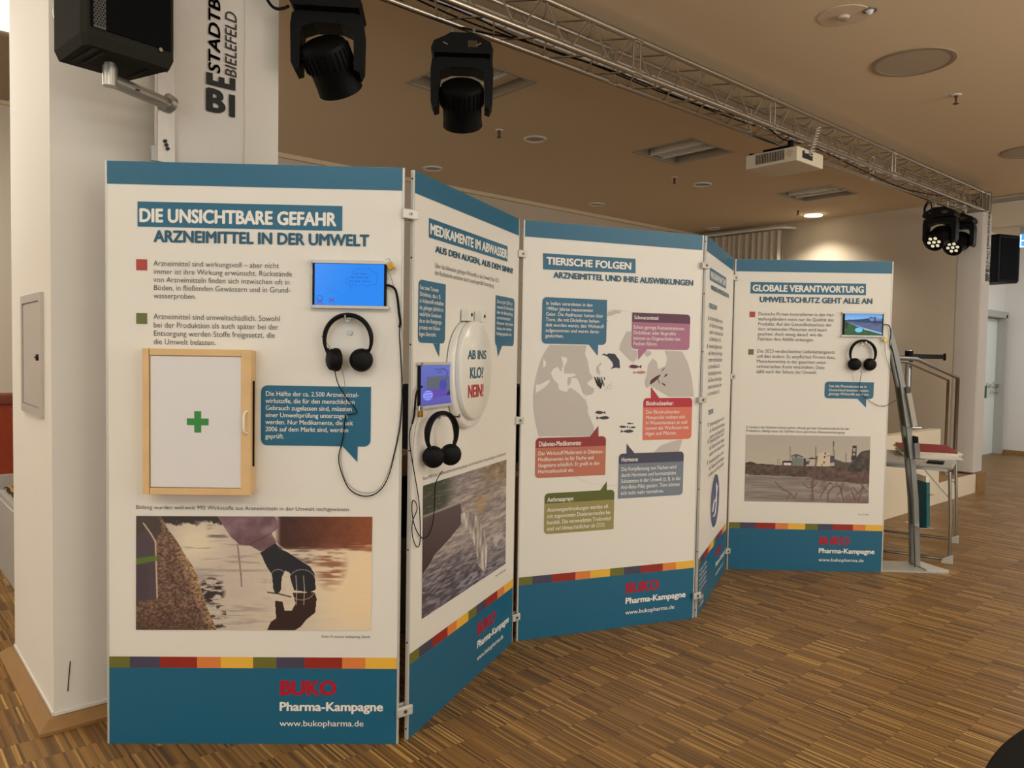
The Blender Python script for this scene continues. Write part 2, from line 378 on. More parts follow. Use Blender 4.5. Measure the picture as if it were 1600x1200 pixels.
text('lettering', 'Kein Zugang', KA[0] - DX0, KA[1], KB[0] - DX0, KB[1], INK, dr, 0.0, y=-0.0245)
text('lettering', 'für Besuchende', KC[0] - DX0, KC[1], KD[0] - DX0, KD[1], INK, dr, 0.0, y=-0.0245)
# cornices / trims
struct(MB().box((1.9, 6.925, CZ - 0.02), (15.7, 0.04, 0.04)).build('trim_1', CEIL))
struct(MB().box((9.775, -0.8, CZ - 0.045), (0.05, 7.9, 0.035)).build('trim_2', mat('rail_grey', (150, 144, 136), 0.5)))
struct(MB().box((4.9, 6.93, 0.04), (9.7, 0.02, 0.08)).build('baseboard_back', WOODT))
struct(MB().box((9.79, 5.0, 0.04), (0.02, 3.6, 0.08)).build('baseboard_right', WOODT))
struct(MB().box((13.03, 1.0, 0.03), (0.03, 5.4, 0.06)).build('baseboard_foyer', WOODT))
# perforated lowered ceiling at the left, with its luminous field
pc = struct(MB().box((-2.2, 6.1, CZ - 0.012), (6.4, 1.4, 0.02)).build('ceiling_perforated', mat('perforated_ceiling', (200, 180, 156), 0.8)))
for k in range(60):
    y = 5.45 + k * 0.0235
    if k == 0: o = MB().box((0, 0, 0), (6.3, 0.009, 0.012)).build('ceiling_slat', mat('slat_beige', (168, 146, 122), 0.8), pc); sl = o.data  # slats in a darker beige than the panel above them
    else: o = link('ceiling_slat', sl, pc)
    o.location = (-2.2, y, CZ - 0.024)
lum = thing('ceiling_light_panel', 'bright white luminous ceiling panel at the top left behind the pillar', 'ceiling light', (0.1, 4.9, CZ - 0.03))
MB().box((0, 0, 0), (1.7, 0.74, 0.03)).build('diffuser', mat('luminous', (255, 250, 236), 0.5, emit=2.6), lum)
MB().box((0, 0.39, 0), (1.78, 0.03, 0.05)).box((0, -0.39, 0), (1.78, 0.03, 0.05)).box((0.87, 0, 0), (0.03, 0.8, 0.05)).box((-0.87, 0, 0), (0.03, 0.8, 0.05)).build('frame', WHITEP, lum)

# pillar
PX0, PX1, PY0, PY1 = 0.55, 1.385, 3.10, 3.93
pl = struct(MB().box(((PX0 + PX1) / 2, (PY0 + PY1) / 2, CZ / 2), (PX1 - PX0, PY1 - PY0, CZ)).build('wall_pillar', PILLAR))
prof = [(0.0, 0.0), (-0.055, 0.0), (-0.055, 0.012), (-0.02, 0.045), (0.0, 0.045)]
bsk = MB()
def skirt(px0, py0, px1, py1, d=0.055):
    lo = [(px0 - d, py0 - d, 0), (px1 + d, py0 - d, 0), (px1 + d, py1 + d, 0), (px0 - d, py1 + d, 0)]
    rings = []
    for dd, z in ((d, 0), (d, 0.012), (0.018, 0.042), (0.0, 0.042)):
        rings.append([bsk.bm.verts.new(p) for p in ((px0 - dd, py0 - dd, z), (px1 + dd, py0 - dd, z), (px1 + dd, py1 + dd, z), (px0 - dd, py1 + dd, z))])
    for i in range(3):
        for k in range(4): bsk.bm.faces.new((rings[i][k], rings[i][(k + 1) % 4], rings[i + 1][(k + 1) % 4], rings[i + 1][k]))
skirt(PX0, PY0, PX1, PY1); sk = struct(bsk.build('baseboard_pillar', WOODT))
MB().box((PX0 - 0.003, (PY0 + PY1) / 2, 0.05), (0.005, PY1 - PY0, 0.012)).box(((PX0 + PX1) / 2, PY0 - 0.003, 0.05), (PX1 - PX0, 0.005, 0.012)).build('sealant_bead', WHITEP, sk)
# scuffs on the pillar
tube('scuff_mark', [(XQ[0], 3.0985, XQ[1]) for XQ in ((0.603, 0.2307), (0.5987, 0.1917), (0.5942, 0.122))], 0.0018, DARK, pl)
# service hatch
ht = thing('service_hatch', 'small locked metal service hatch on the left face of the white pillar', 'hatch', (PX0, 3.435, 1.34))
HG = mat('hatch_metal', (196, 190, 186), 0.4, 0.3)
MB().box((-0.006, 0.19, 0), (0.012, 0.03, 0.46)).box((-0.006, -0.19, 0), (0.012, 0.03, 0.46)).box((-0.006, 0, 0.215), (0.012, 0.35, 0.03)).box((-0.006, 0, -0.215), (0.012, 0.35, 0.03)).build('hatch_frame', HG, ht)
MB().box((-0.004, 0, 0), (0.008, 0.34, 0.39), bev=0.002).build('hatch_door', HG, ht)
MB().cyl((-0.016, -0.145, -0.01), (-0.006, -0.145, -0.01), 0.012).box((-0.018, -0.145, -0.01), (0.004, 0.018, 0.005)).build('lock', DARK, ht)

# stage behind the panels
STAGEW = mat('stage_white', (226, 214, 192), 0.7); 
st = MB().box((8.395, 2.78, 0.097), (1.01, 0.02, 0.194)).build('stage_front', STAGEW); struct(st); st.name = 'trim_3'
st2 = struct(MB().box((6.65, 4.86, 0.09), (4.5, 4.14, 0.2)).build('floor_stage', WOODT))
struct(MB().box((9.02, 3.0, 0.1), (0.24, 0.5, 0.2)).build('floor_step', WOODT))
struct(MB().box((6.3, 2.8165, 0.36), (3.18, 0.09, 0.72)).build('wall_parapet', STAGEW))

# ================================================================== LAMPS AND CEILING FITTINGS
LG = mat('lamp_frame', (176, 168, 152), 0.5); LI = mat('lamp_inner', (236, 230, 216), 0.5)
for i, (x, y) in enumerate(LAMPS):
    lab = ['unlit square recessed louvre lamp nearest, partly hidden by the hanging spotlight', 'unlit square recessed louvre lamp in the middle of the ceiling', 'unlit square recessed louvre lamp farthest away, near the curtain'][i]
    t = thing('square_ceiling_lamp', lab, 'ceiling lamp', (x + LS / 2, y - LS / 2, CZ), 0, 'square recessed lamps')
    h = LS / 2
    b = MB()
    for sx, sy, dx, dy in ((0, h - .012, LS, .024), (0, -h + .012, LS, .024), (h - .012, 0, .024, LS - .048), (-h + .012, 0, .024, LS - .048)): b.box((sx, sy, 0.0), (dx, dy, 0.012))
    for sx, sy, dx, dy in ((0, h - .004, LS, .008), (0, -h + .004, LS, .008), (h - .004, 0, .008, LS), (-h + .004, 0, .008, LS)): b.box((sx, sy, 0.05), (dx, dy, 0.1))
    b.build('frame', LG, t)
    MB().box((0, 0, 0.09), (LS - .01, LS - .01, 0.01)).build('housing', LI, t)
    for sx in (-1, 1): MB().box((sx * 0.195, 0, 0.065), (0.20, LS - 0.12, 0.012), bev=0.004).build('reflector_plate', LI, t)
    MB().box((0.085, 0, 0.03), (0.006, LS - 0.05, 0.06)).box((-0.085, 0, 0.03), (0.006, LS - 0.05, 0.06)).build('louvre_rail', WHITEP, t)
    s0 = None
    for k in range(14):
        yy = -h + 0.05 + k * (LS - 0.1) / 13
        if s0 is None: s0 = MB().box((0, 0, 0), (0.165, 0.004, 0.045)).build('louvre_blade', WHITEP, t); s0.location = (0, yy, 0.035)
        else: link('louvre_blade', s0.data, t, (0, yy, 0.035))
def disc_fit(name, lab, cat, x, y, r, kind, group=None):
    t = thing(name, lab, cat, (x, y, CZ), 0, group)
    if kind == 'down':
        MB().lathe([(r, 0), (r, -0.006), (r * 0.9, -0.012), (r * 0.74, -0.008), (r * 0.70, 0.0)], n=32).build('trim_ring', WHITEP, t, True)
        MB().lathe([(r * 0.72, -0.002), (0, -0.002)][::-1], n=32).build('lens_cover', mat('down_cover', (150, 140, 126), 0.3), t)
    elif kind == 'lit':
        MB().lathe([(r, 0), (r, -0.006), (r * 0.9, -0.012), (r * 0.74, -0.008), (r * 0.70, 0.0)], n=32).build('trim_ring', WHITEP, t, True)
        MB().lathe([(0, -0.02), (r * 0.9, -0.02), (r * 0.9, -0.012)], n=32).build('lit_lens', mat('lit_lens', (255, 236, 200), 0.4, emit=9), t)
    elif kind == 'big':
        MB().lathe([(r, 0), (r, -0.007), (r * 0.9, -0.007), (r * 0.9, -0.002)], n=48).build('trim_ring', mat('ring_brown', (150, 134, 112), 0.6), t)
        MB().lathe([(0, -0.004), (r * 0.9, -0.004)], n=48).build('grille_disc', mat('grille_cloth', (178, 166, 148), 0.8), t)
    elif kind == 'plate':
        MB().lathe([(0, -0.02), (r * 0.2, -0.02), (r * 0.25, -0.008), (r, -0.004), (r, 0)], n=40).build('cover_plate', mat('ceiling_plate', (214, 196, 172), 0.8), t, True)
        MB().cyl((0, 0, -0.03), (0, 0, -0.02), 0.015).build('sensor_tip', CHROME, t)
    elif kind == 'ring':
        MB().lathe([(r, 0), (r, -0.008), (r * 0.75, -0.008), (r * 0.75, 0)], n=32).build('ring', GREYP, t)
        MB().lathe([(0, -0.03), (r * 0.4, -0.02), (r * 0.7, 0)], n=24).build('sensor', WHITEP, t, True)
    elif kind == 'sprinkler':
        MB().lathe([(0.035, 0), (0.03, -0.006), (0.012, -0.008)], n=20).build('escutcheon', WHITEP, t)
        SP = mat('sprinkler_metal', (96, 64, 40), 0.4, 0.6)
        MB().cyl((0, 0, -0.008), (0, 0, -0.022), 0.011, n=10).cyl((0.014, 0, -0.022), (0.009, 0, -0.06), 0.003, n=6).cyl((-0.014, 0, -0.022), (-0.009, 0, -0.06), 0.003, n=6).cyl((0, 0, -0.06), (0, 0, -0.064), 0.018, n=14).cyl((0, 0, -0.022), (0, 0, -0.06), 0.004, n=8).build('sprinkler_head', SP, t)
    return t
for (x, y), lab in zip([(4.5, 4.895), (4.487, 6.395), (6.959, 4.907), (6.978, 6.464), (9.469, 6.459)],
    ['unlit round downlight between the square lamps, nearest of the unlit ones', 'unlit round downlight above the gap beside the first panel', 'unlit round downlight to the right of the middle square lamp', 'unlit round downlight below the middle square lamp', 'unlit round downlight farthest back, by the curtain']):
    disc_fit('round_downlight', lab, 'downlight', x, y, 0.105, 'down', 'unlit round downlights')
disc_fit('lit_downlight', 'bright lit round downlight washing the rear wall beside the curtain', 'downlight', 9.395, 4.912, 0.12, 'lit')
disc_fit('ceiling_speaker', 'large round flush ceiling speaker at the upper right of the truss', 'ceiling speaker', 5.012, 2.002, 0.235, 'big', 'flush ceiling speakers')
disc_fit('ceiling_speaker', 'round flush ceiling speaker cut by the right edge of the photo', 'ceiling speaker', 7.849, 2.114, 0.235, 'big', 'flush ceiling speakers')
disc_fit('ceiling_cover_plate', 'pale round cover plate with a small sensor at the top of the ceiling', 'cover plate', 4.068, 1.994, 0.13, 'plate')
disc_fit('smoke_detector', 'tiny ring-shaped detector beside the pale cover plate', 'smoke detector', 4.101, 1.869, 0.036, 'ring')
for (x, y), lab in zip([(4.109, 4.91), (6.49, 4.917), (8.984, 4.901), (5.834, 2.038)],
    ['small brown sprinkler right of the second hanging spotlight', 'small brown sprinkler beside the middle square lamp', 'small brown sprinkler beside the lit downlight', 'small brown sprinkler below the large ceiling speaker']):
    disc_fit('ceiling_sprinkler', lab, 'sprinkler', x, y, 0.03, 'sprinkler', 'ceiling sprinklers')

# curtain with its rail
ct = thing('curtain', 'long beige pleated curtain hanging at the rear right corner', 'curtain', (9.5, 6.1, 0))
bm = bmesh.new(); rows = []
N_ = 260
path = []
for i in range(N_ + 1):
    t = i / N_; y = 5.42 + t * 1.45
    x = 9.56 + 0.035 * math.sin(t * 2 * PI * 15 + 0.8 * math.sin(t * 23)) + 0.012 * math.sin(t * 77)
    path.append((x - 9.5, y - 6.1))
for z in (0.25, 1.2, 2.2, 3.1):
    k = 1.0 if z < 3 else 0.6
    rows.append([bm.verts.new(((p[0] - 0.06) * k + 0.06, p[1], z)) for p in path])
for a, b in zip(rows, rows[1:]):
    for i in range(N_): bm.faces.new((a[i], a[i + 1], b[i + 1], b[i]))
me = bpy.data.meshes.new('drape'); bm.to_mesh(me); bm.free(); me.materials.append(mat('curtain_cloth', (206, 196, 178), 0.9))
for p in me.polygons: p.use_smooth = True
link('drape', me, ct)
tube('curtain_rail', [(0.06, 0.78, 3.14), (0.06, 0.2, 3.14), (0.06, -0.5, 3.14), (0.1, -0.66, 3.14), (0.22, -0.72, 3.14), (0.29, -0.73, 3.14)], 0.02, WHITEP, ct)

# ================================================================== TRUSS
TY0, TY1, TZ1, TZ0, TX0, TX1 = 2.81, 2.995, 3.127, 2.942, 0.9, 9.04
tr = thing('lighting_truss', 'long aluminium box truss running under the ceiling towards the far column', 'truss', (TX0, TY0, TZ0)); 
c0 = MB().cyl((0, 0, 0), (TX1 - TX0, 0, 0), 0.0175, n=16).build('chord', TRUSS, tr, True)
for y, z in ((0.185, 0), (0, 0.185), (0.185, 0.185)): link('chord', c0.data, tr, (0, y, z))
nodes = [0.06 + 0.34 * k for k in range(24)]
brA = {}
def brace(a, b):
    a = Vector(a); b = Vector(b); d = b - a; key = tuple(round(v, 3) for v in d)
    if key not in brA: brA[key] = MB().cyl((0, 0, 0), d, 0.0055, n=6).build('brace', TRUSS, tr, True); brA[key].location = a
    else: link('brace', brA[key].data, tr, a)
W_ = 0.185
for k in range(24):
    x = nodes[k] - 0.06 + 0.03
    if x + 0.32 > TX1 - TX0: break
    for y in (0, W_): brace((x, y, W_), (x + 0.15, y, 0)); brace((x + 0.19, y, 0), (x + 0.33, y, W_))
    for z in (0, W_): brace((x + 0.02, 0, z), (x + 0.17, W_, z)); brace((x + 0.19, W_, z), (x + 0.34, 0, z))
for x in (3.34 - TX0, 4.77 - TX0, 6.71 - TX0, TX1 - TX0 - 0.02, TX1 - TX0 - 0.2):
    for y in (0, W_): brace((x - 0.03, y, 0), (x - 0.03, y, W_)); brace((x + 0.03, y, 0), (x + 0.03, y, W_))
    b = MB()
    for y in (0, W_):
        for z in (0, W_): b.cyl((x - 0.035, y, z), (x + 0.035, y, z), 0.0195, n=12)
    b.build('coupler', CHROME, tr, True)
# flat grey cable tray carried inside the truss
MB().box((4.05, 0.225, 0.118), (8.1, 0.03, 0.065), bev=0.008).build('cable_tray', mat('tray_grey', (178, 170, 164), 0.5), tr)
# corner block
MB().box((TX1 - TX0 + 0.03, 0.0925, 0.0925), (0.05, 0.23, 0.23), bev=0.006).build('corner_plate', TRUSS, tr)
tube('power_cable', [(0.0, 0.09, 0.03), (0.6, 0.11, -0.005), (1.2, 0.07, 0.02), (1.8, 0.12, -0.0), (2.4, 0.1, 0.03), (3.2, 0.1, 0.0), (3.8, 0.09, 0.01)], 0.0042, BLACKM, tr)
tube('power_cable', [(0.0, 0.12, 0.03), (0.8, 0.08, 0.01), (1.4, 0.14, 0.0), (2.1, 0.1, 0.02), (2.9, 0.12, 0.005), (3.9, 0.05, 0.03), (4.2, 0.1, -0.03), (4.6, 0.05, 0.03)], 0.0042, BLACKM, tr)
tube('power_cable', [(4.6, 0.1, 0.03), (5.4, 0.1, -0.005), (6.2, 0.12, -0.03), (6.9, 0.09, 0.0), (7.4, 0.1, 0.06), (8.0, 0.1, 0.03)], 0.0042, BLACKM, tr)
tube('power_cable', [(0.3, 0.2, 0.05), (0.9, 0.16, 0.02), (1.35, 0.2, -0.02), (1.7, 0.1, 0.01)], 0.005, BLACKM, tr)
tube('power_cable', [(7.7, 0.05, 0.02), (7.85, 0.0, 0.1), (7.98, 0.02, 0.14), (8.05, 0.03, 0.06), (7.95, 0.02, 0.0), (7.85, 0.03, 0.08)], 0.0042, BLACKM, tr)

# covered columns carrying the truss
SA = (0.9814, 2.352); SB = (1.022, 2.362); SC_ = (1.04, 2.353); SD_ = (1.081, 2.581); EA = (0.9736, 2.348); EB = (1.077, 2.306); BA = (0.9726, 2.292); BB = (1.042, 2.216); IA = (1.054, 2.289); IB = (1.076, 2.21)
def cover_column(x, z0, label, n, texts=True):
    t = thing('truss_column', label, 'column', (x, 2.78, z0), 0, 'covered truss columns')
    H = 2.915 - z0; Wd = 0.25
    bm = bmesh.new(); rings = []
    K = 28
    for k in range(K + 1):
        z = 0.01 + k / K * (H - 0.01); s = 0.006 * math.sin(k * 1.9 + n) + 0.004 * math.sin(k * 4.3)
        r = []
        for (a, b) in ((0, 0), (Wd, 0), (Wd, 0.25), (0, 0.25)):
            cx = Wd / 2; cy = 0.125; f = 1 - (0.05 if 0 < k < K else 0) ; ox = (a - cx) * (1 + s); oy = (b - cy) * (1 + s)
            rr = 0.02
            for q in range(4):
                an = {(0, 0): PI, (Wd, 0): 1.5 * PI, (Wd, 0.25): 0, (0, 0.25): PI / 2}[(a, b)] + q / 3 * PI / 2
                r.append(bm.verts.new((cx + ox - math.copysign(rr, ox) + rr * math.cos(an), cy + oy - math.copysign(rr, oy) + rr * math.sin(an), z)))
        rings.append(r)
    for a, b in zip(rings, rings[1:]):
        for i in range(16): bm.faces.new((a[i], a[(i + 1) % 16], b[(i + 1) % 16], b[i]))
    me = bpy.data.meshes.new('stretch_cover'); bm.to_mesh(me); bm.free(); me.materials.append(FABRIC)
    for p in me.polygons: p.use_smooth = True
    link('stretch_cover', me, t)
    MB().box((0.125, 0.125, 0.006), (0.26, 0.26, 0.012)).build('base_plate', STEEL, t)
    b = MB()
    for dx in (0.03, 0.215):
        for dy in (0.03, 0.215): b.cyl((dx, dy, 0.01), (dx, dy, H), 0.0175, n=10)
    b.build('leg_chords', TRUSS, t)
    y = -0.006
    def vert(body, u0, u1, za, zb, bold):  # text reading upwards; u0 top-of-letters side
        def mp(U, Z, yy): return np.stack([u0 + (1 - Z) * (u1 - u0), np.full(len(U), y), za + U * (zb - za)], 1)
        text('lettering', body, 0, 1, 1, 0, mat('print_black', (20, 20, 20), 0.7), t, bold, mapf=mp, shear=0.12)
    def zz(z): return z - z0
    PB = mat('print_black', (20, 20, 20), 0.7)
    vert('STADTBIBLIOTHEK', SA[0] - .87, SB[0] - .87, zz(SA[1]), zz(SA[1] + 0.60), 0.022)
    vert('BIELEFELD', SC_[0] - .87, SD_[0] - .87, zz(SC_[1]), zz(SD_[1]), 0.0)
    q = lambda p: (p[0] - .87, zz(p[1]))
    (ex0, ez1), (ex1, ez0) = q(EA), q(EB); th = (ez1 - ez0) * .42; ww = (ex1 - ex0)
    flat('lettering', [[(ex0, ez0), (ex1, ez0), (ex1, ez1), (ex1 - ww * .2, ez1), (ex1 - ww * .2, ez0 + th), (ex1 - ww * .38, ez0 + th), (ex1 - ww * .38, ez1 - .006), (ex0 + ww * .42, ez1 - .006), (ex0 + ww * .42, ez0 + th), (ex0 + ww * .22, ez0 + th), (ex0 + ww * .22, ez1), (ex0, ez1)]], PB, t, y)
    (a, b), (c, d) = q(IA), q(IB); flat('lettering', [rect(a, d, c, b)], PB, t, y)
    (a, b), (c, d) = q(BA), q(BB); text('lettering', 'B', a, b, c, d, PB, t, 0.05, y=y)
    return t
cover_column(0.87, 0.0, 'white fabric covered truss column with black vertical lettering beside the black speaker', 0)
cover_column(8.86, 0.2, 'far white fabric covered truss column on the stage step, by the foyer', 1)

# ================================================================== MOVING HEAD SPOTLIGHTS
def moving_head(loc, rz, label, axis, led=False, tilt=0):
    """base box on top, yoke below, round head; local x = across the yoke; axis = direction the lens points (local)"""
    t = thing('moving_head_spotlight', label, 'stage light', loc, rz, 'moving head spotlights')
    B = MB()
    pts = [(-0.165, 0.0), (-0.15, 0.045), (-0.09, 0.075), (-0.06, 0.095), (0.06, 0.095), (0.09, 0.075), (0.15, 0.045), (0.165, 0.0), (0.15, -0.022), (-0.15, -0.022)]
    B.prism(pts, -0.115, 0.115); B.build('base', BLACK, t)
    MB().box((0.055, -0.1165, 0.03), (0.05, 0.004, 0.038)).build('display', mat('dark_glass', (74, 62, 48), 0.1), t)
    h = MB()
    for sx in (-1, 1): h.cyl((sx * 0.1, -0.117, 0.035), (sx * 0.075, -0.117, 0.02), 0.005, n=6)
    h.build('carry_handle', CHROME, t)
    y = MB(); 
    arm = lambda s: [(s * 0.16, -0.04), (s * 0.168, -0.1), (s * 0.165, -0.29), (s * 0.15, -0.325), (s * 0.125, -0.315), (s * 0.122, -0.15), (s * 0.118, -0.11), (s * 0.06, -0.085), (0, -0.085), (0, -0.03), (s * 0.12, -0.028)]
    for s in (-1, 1): y.prism(arm(s), -0.07, 0.07)
    y.build('yoke', BLACK, t)
    ax = Vector(axis).normalized(); Rm = ax.to_track_quat('Z', 'Y').to_matrix().to_4x4(); cc = Vector((0, 0, -0.25))
    MB().lathe([(0.0, -0.10), (0.085, -0.10), (0.108, -0.085), (0.114, -0.06), (0.114, 0.02), (0.106, 0.05), (0.106, 0.12), (0.11, 0.16), (0.105, 0.162), (0.094, 0.15)], cc, 40, Rm).build('head_housing', BLACK, t, True)
    fn = MB()
    for k in range(28):
        a = 2 * PI * k / 28; 
        T = Matrix.Translation(cc) @ Rm @ Matrix.Rotation(a, 4, 'Z')
        fn.box((0.116, 0, -0.02), (0.01, 0.006, 0.09), M=T)
    fn.build('cooling_fins', BLACKM, t)
    MB().lathe([(0.0, 0.145), (0.094, 0.145)], cc, 32, Rm).build('lens_plate', mat('lens_dark', (26, 28, 34), 0.1), t)
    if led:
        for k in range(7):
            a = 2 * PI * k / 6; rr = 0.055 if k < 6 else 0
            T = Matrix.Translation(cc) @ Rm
            MB().lathe([(0.022, 0.147), (0.016, 0.156), (0.0, 0.158)], tuple(T.to_3x3() @ Vector((rr * math.cos(a), rr * math.sin(a), 0)) + cc), 14, Rm).build('led_lens', mat('led_glass', (250, 240, 210), 0.15, emit=0.5), t, True)  # slight emission stands in for light reflected by the lenses
    cl = MB()
    for sx in (-0.06, 0.06): cl.box((sx, 0, 0.105), (0.03, 0.045, 0.022), bev=0.004).cyl((sx, 0, 0.11), (sx, 0, 0.175), 0.008, n=8)
    cl.build('clamp', ALU, t); t.scale = (0.88, 0.88, 0.8)
    return t
cr = math.atan2(R_.y, R_.x)
moving_head((1.545, 2.965, 2.785), cr + 0.1, 'large black moving head spotlight nearest the column, cut by the top edge', (0.3, 0.75, -0.75))
moving_head((2.245, 2.965, 2.785), cr + 0.05, 'black moving head spotlight hanging in front of the nearest square lamp', (0.03, 0.75, -0.8))
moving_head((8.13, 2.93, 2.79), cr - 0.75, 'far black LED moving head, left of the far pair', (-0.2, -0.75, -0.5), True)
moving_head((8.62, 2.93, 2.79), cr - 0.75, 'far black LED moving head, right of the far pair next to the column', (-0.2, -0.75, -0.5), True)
tag(tube('looped_cable', [(7.85, 2.95, 2.9), (7.72, 2.92, 2.86), (7.66, 2.92, 2.78), (7.74, 2.92, 2.7), (7.86, 2.92, 2.72), (7.9, 2.93, 2.83), (7.82, 2.92, 2.9), (7.7, 2.93, 2.8), (7.8, 2.93, 2.7), (7.95, 2.93, 2.76)], 0.006, BLACKM), 'black cable looped at the far pair of moving heads', 'cable')
tag(tube('hanging_cable', [(1.30, 2.97, 2.93), (1.25, 2.95, 2.84), (1.255, 2.94, 2.75), (1.30, 2.93, 2.70), (1.35, 2.93, 2.74)], 0.006, BLACKM), 'black cable hanging beside the nearest moving head', 'cable')

# ================================================================== PROJECTOR
pj = thing('projector', 'white ceiling projector with vent slits hanging below the truss', 'projector', (4.95, 2.72, 2.735))
PW = mat('projector_white', (222, 210, 188), 0.45)
MB().box((0.185, 0.20, 0.05), (0.37, 0.40, 0.10), bev=0.008).build('housing', PW, pj)
sl = None
for k in range(18):
    y = 0.10 + k * 0.0125
    if sl is None: sl = MB().box((0, 0, 0), (0.004, 0.006, 0.068)).build('vent_slit', DARK, pj); sl.location = (-0.0005, y, 0.055)
    else: link('vent_slit', sl.data, pj, (-0.0005, y, 0.055))
MB().box((0.14, -0.001, 0.055), (0.14, 0.004, 0.05)).build('connector_recess', DARK, pj)
MB().box((0.13, -0.004, 0.075), (0.08, 0.006, 0.02)).build('connector_plate', ALUP, pj)
MB().lathe([(0.0, 0.0), (0.026, 0.0)], (-0.0012, 0.058, 0.06), 20, Matrix.Rotation(-PI / 2, 4, 'Y')).build('speaker_dots', mat('proj_grey', (200, 188, 168), 0.6), pj)
MB().box((0.185, 0.20, 0.125), (0.22, 0.22, 0.03), bev=0.006).cyl((0.16, 0.14, 0.13), (0.16, 0.14, 0.19), 0.02, n=12).cyl((0.05, 0.38, 0.1), (0.05, 0.38, 0.118), 0.02, n=12).build('ceiling_mount', BLACKM, pj)
tag(tube('coiled_cable', [(5.1 + 0.02 * math.cos(k * 1.9) + 0.003 * k, 2.70 + 0.02 * math.sin(k * 1.9), 2.79 + 0.0065 * k) for k in range(34)], 0.0045, mat('clear_coil', (196, 190, 180), 0.3), smooth_path=True, res=4), 'translucent spiral wrapped cable bundle rising from the projector', 'cable')

# ================================================================== NEAR SPEAKER
def speaker_body(t, w, d, h, m1=BLACK):
    # local: front at -y, base at z=0
    o = [(-w / 2, -d * 0.42), (-w / 2 + 0.012, -d / 2), (w / 2 - 0.012, -d / 2), (w / 2, -d * 0.42), (w * 0.36, d / 2), (-w * 0.46, d / 2)]
    b = MB(); b.prism(o, 0.03, h - 0.03, 'XY')
    o2 = [(a * 0.92, c * 0.92) for a, c in o]
    for za, zb in ((0.03, 0.0), (h - 0.03, h)):
        A = [b.bm.verts.new((p[0], p[1], za)) for p in o]; B = [b.bm.verts.new((p[0], p[1], zb)) for p in o2]
        for i in range(6): b.bm.faces.new((A[i], A[(i + 1) % 6], B[(i + 1) % 6], B[i]))
        b.bm.faces.new(B)
    b.build('cabinet', m1, t)
    return o
s1 = thing('wall_speaker', 'large black loudspeaker on a swivel arm, cut by the top left edge', 'loudspeaker', (0.641, 2.625, 2.245), 0.17)
CABG = mat('speaker_plastic', (40, 40, 34), 0.85, spec=0.1)
speaker_body(s1, 0.275, 0.235, 0.60, CABG)
g = MB().box((0.0, -0.1195, 0.31), (0.235, 0.006, 0.52), bev=0.002); g.build('grille', mat('grille_black', (6, 7, 10), 0.7, spec=0.08), s1)
gd = None
for r in range(46):
    for c in range(4):
        x = -0.108 + c * 0.0085 + (r % 2) * 0.004; z = 0.06 + r * 0.0075
        if gd is None: gd = MB().cyl((0, 0, 0), (0, -0.001, 0), 0.0028, n=6).build('grille_hole', BLACKM, s1); gd.location = (x, -0.1226, z)
        else: link('grille_hole', gd.data, s1, (x, -0.1226, z))
MB().box((-0.093, -0.1225, 0.23), (0.034, 0.001, 0.36)).build('grille_strip', mat('grille_grey', (70, 70, 66), 0.5), s1)
MB().box((-0.095, -0.02, -0.002), (0.012, 0.16, 0.004)).box((-0.068, -0.02, -0.002), (0.008, 0.14, 0.004)).box((0.08, 0.02, -0.002), (0.012, 0.14, 0.004)).build('rubber_skid', BLACKM, s1)
MB().cyl((0.085, -0.1230, 0.045), (0.085, -0.1250, 0.045), 0.006).build('badge', CHROME, s1)
# bracket
br = thing('speaker_bracket', 'galvanised steel swivel arm holding the large black loudspeaker', 'bracket', (0.83, 2.765, 2.0))
GALV = mat('galvanised', (176, 172, 166), 0.35, 0.8, noise=(30, 0.1))
MB().box((0.005, 0.0, 0.17), (0.055, 0.012, 0.33)).build('mounting_plate', GALV, br)
MB().cyl((0.02, -0.01, 0.20), (0.0, -0.02, 0.205), 0.03, n=20).cyl((0.005, -0.012, 0.20), (-0.20, -0.145, 0.195), 0.021, n=20).build('arm', GALV, br, True)
MB().cyl((-0.203, -0.148, 0.175), (-0.203, -0.148, 0.235), 0.021, n=24).cyl((-0.203, -0.148, 0.232), (-0.203, -0.148, 0.25), 0.017, n=20).build('pole_socket', GALV, br, True)
MB().box((-0.125, -0.118, 0.192), (0.03, 0.002, 0.006)).build('slot', DARK, br)
for k in range(3): MB().cyl((0.004 * k, -0.006, 0.075 - 0.012 * k), (0.004 * k, -0.014, 0.075 - 0.012 * k), 0.006, n=8).build('bolt', DARK, br)
MB().cyl((0.005, -0.006, 0.31), (0.005, -0.009, 0.31), 0.004, n=8).build('bolt', DARK, br)
MB().box((-0.005, 0.003, 0.03), (0.075, 0.016, 0.05)).build('junction_box', mat('galv_box', (150, 150, 146), 0.4, 0.5), br)
tag(tube('speaker_cable', [(0.545, 2.80, 2.62), (0.535, 2.78, 2.52), (0.51, 2.76, 2.44), (0.505, 2.74, 2.38), (0.525, 2.70, 2.345), (0.57, 2.66, 2.34)], 0.009, mat('grey_sleeve', (196, 194, 188), 0.4, noise=(120, 0.5))), 'grey spiral wrapped cable left of the large black loudspeaker', 'cable')

# far speaker
s2 = thing('foyer_speaker', 'black loudspeaker mounted high on the white foyer wall above the door', 'loudspeaker', (11.68, 3.50, 2.42), -0.35)
speaker_body(s2, 0.42, 0.36, 0.63, BLACK)
MB().box((0, -0.182, 0.31), (0.33, 0.006, 0.55), bev=0.002).build('grille', mat('grille_black', (16, 17, 20), 0.45), s2)
MB().box((0, 0.24, 0.3), (0.06, 0.14, 0.05)).build('wall_mount', STEEL, s2)
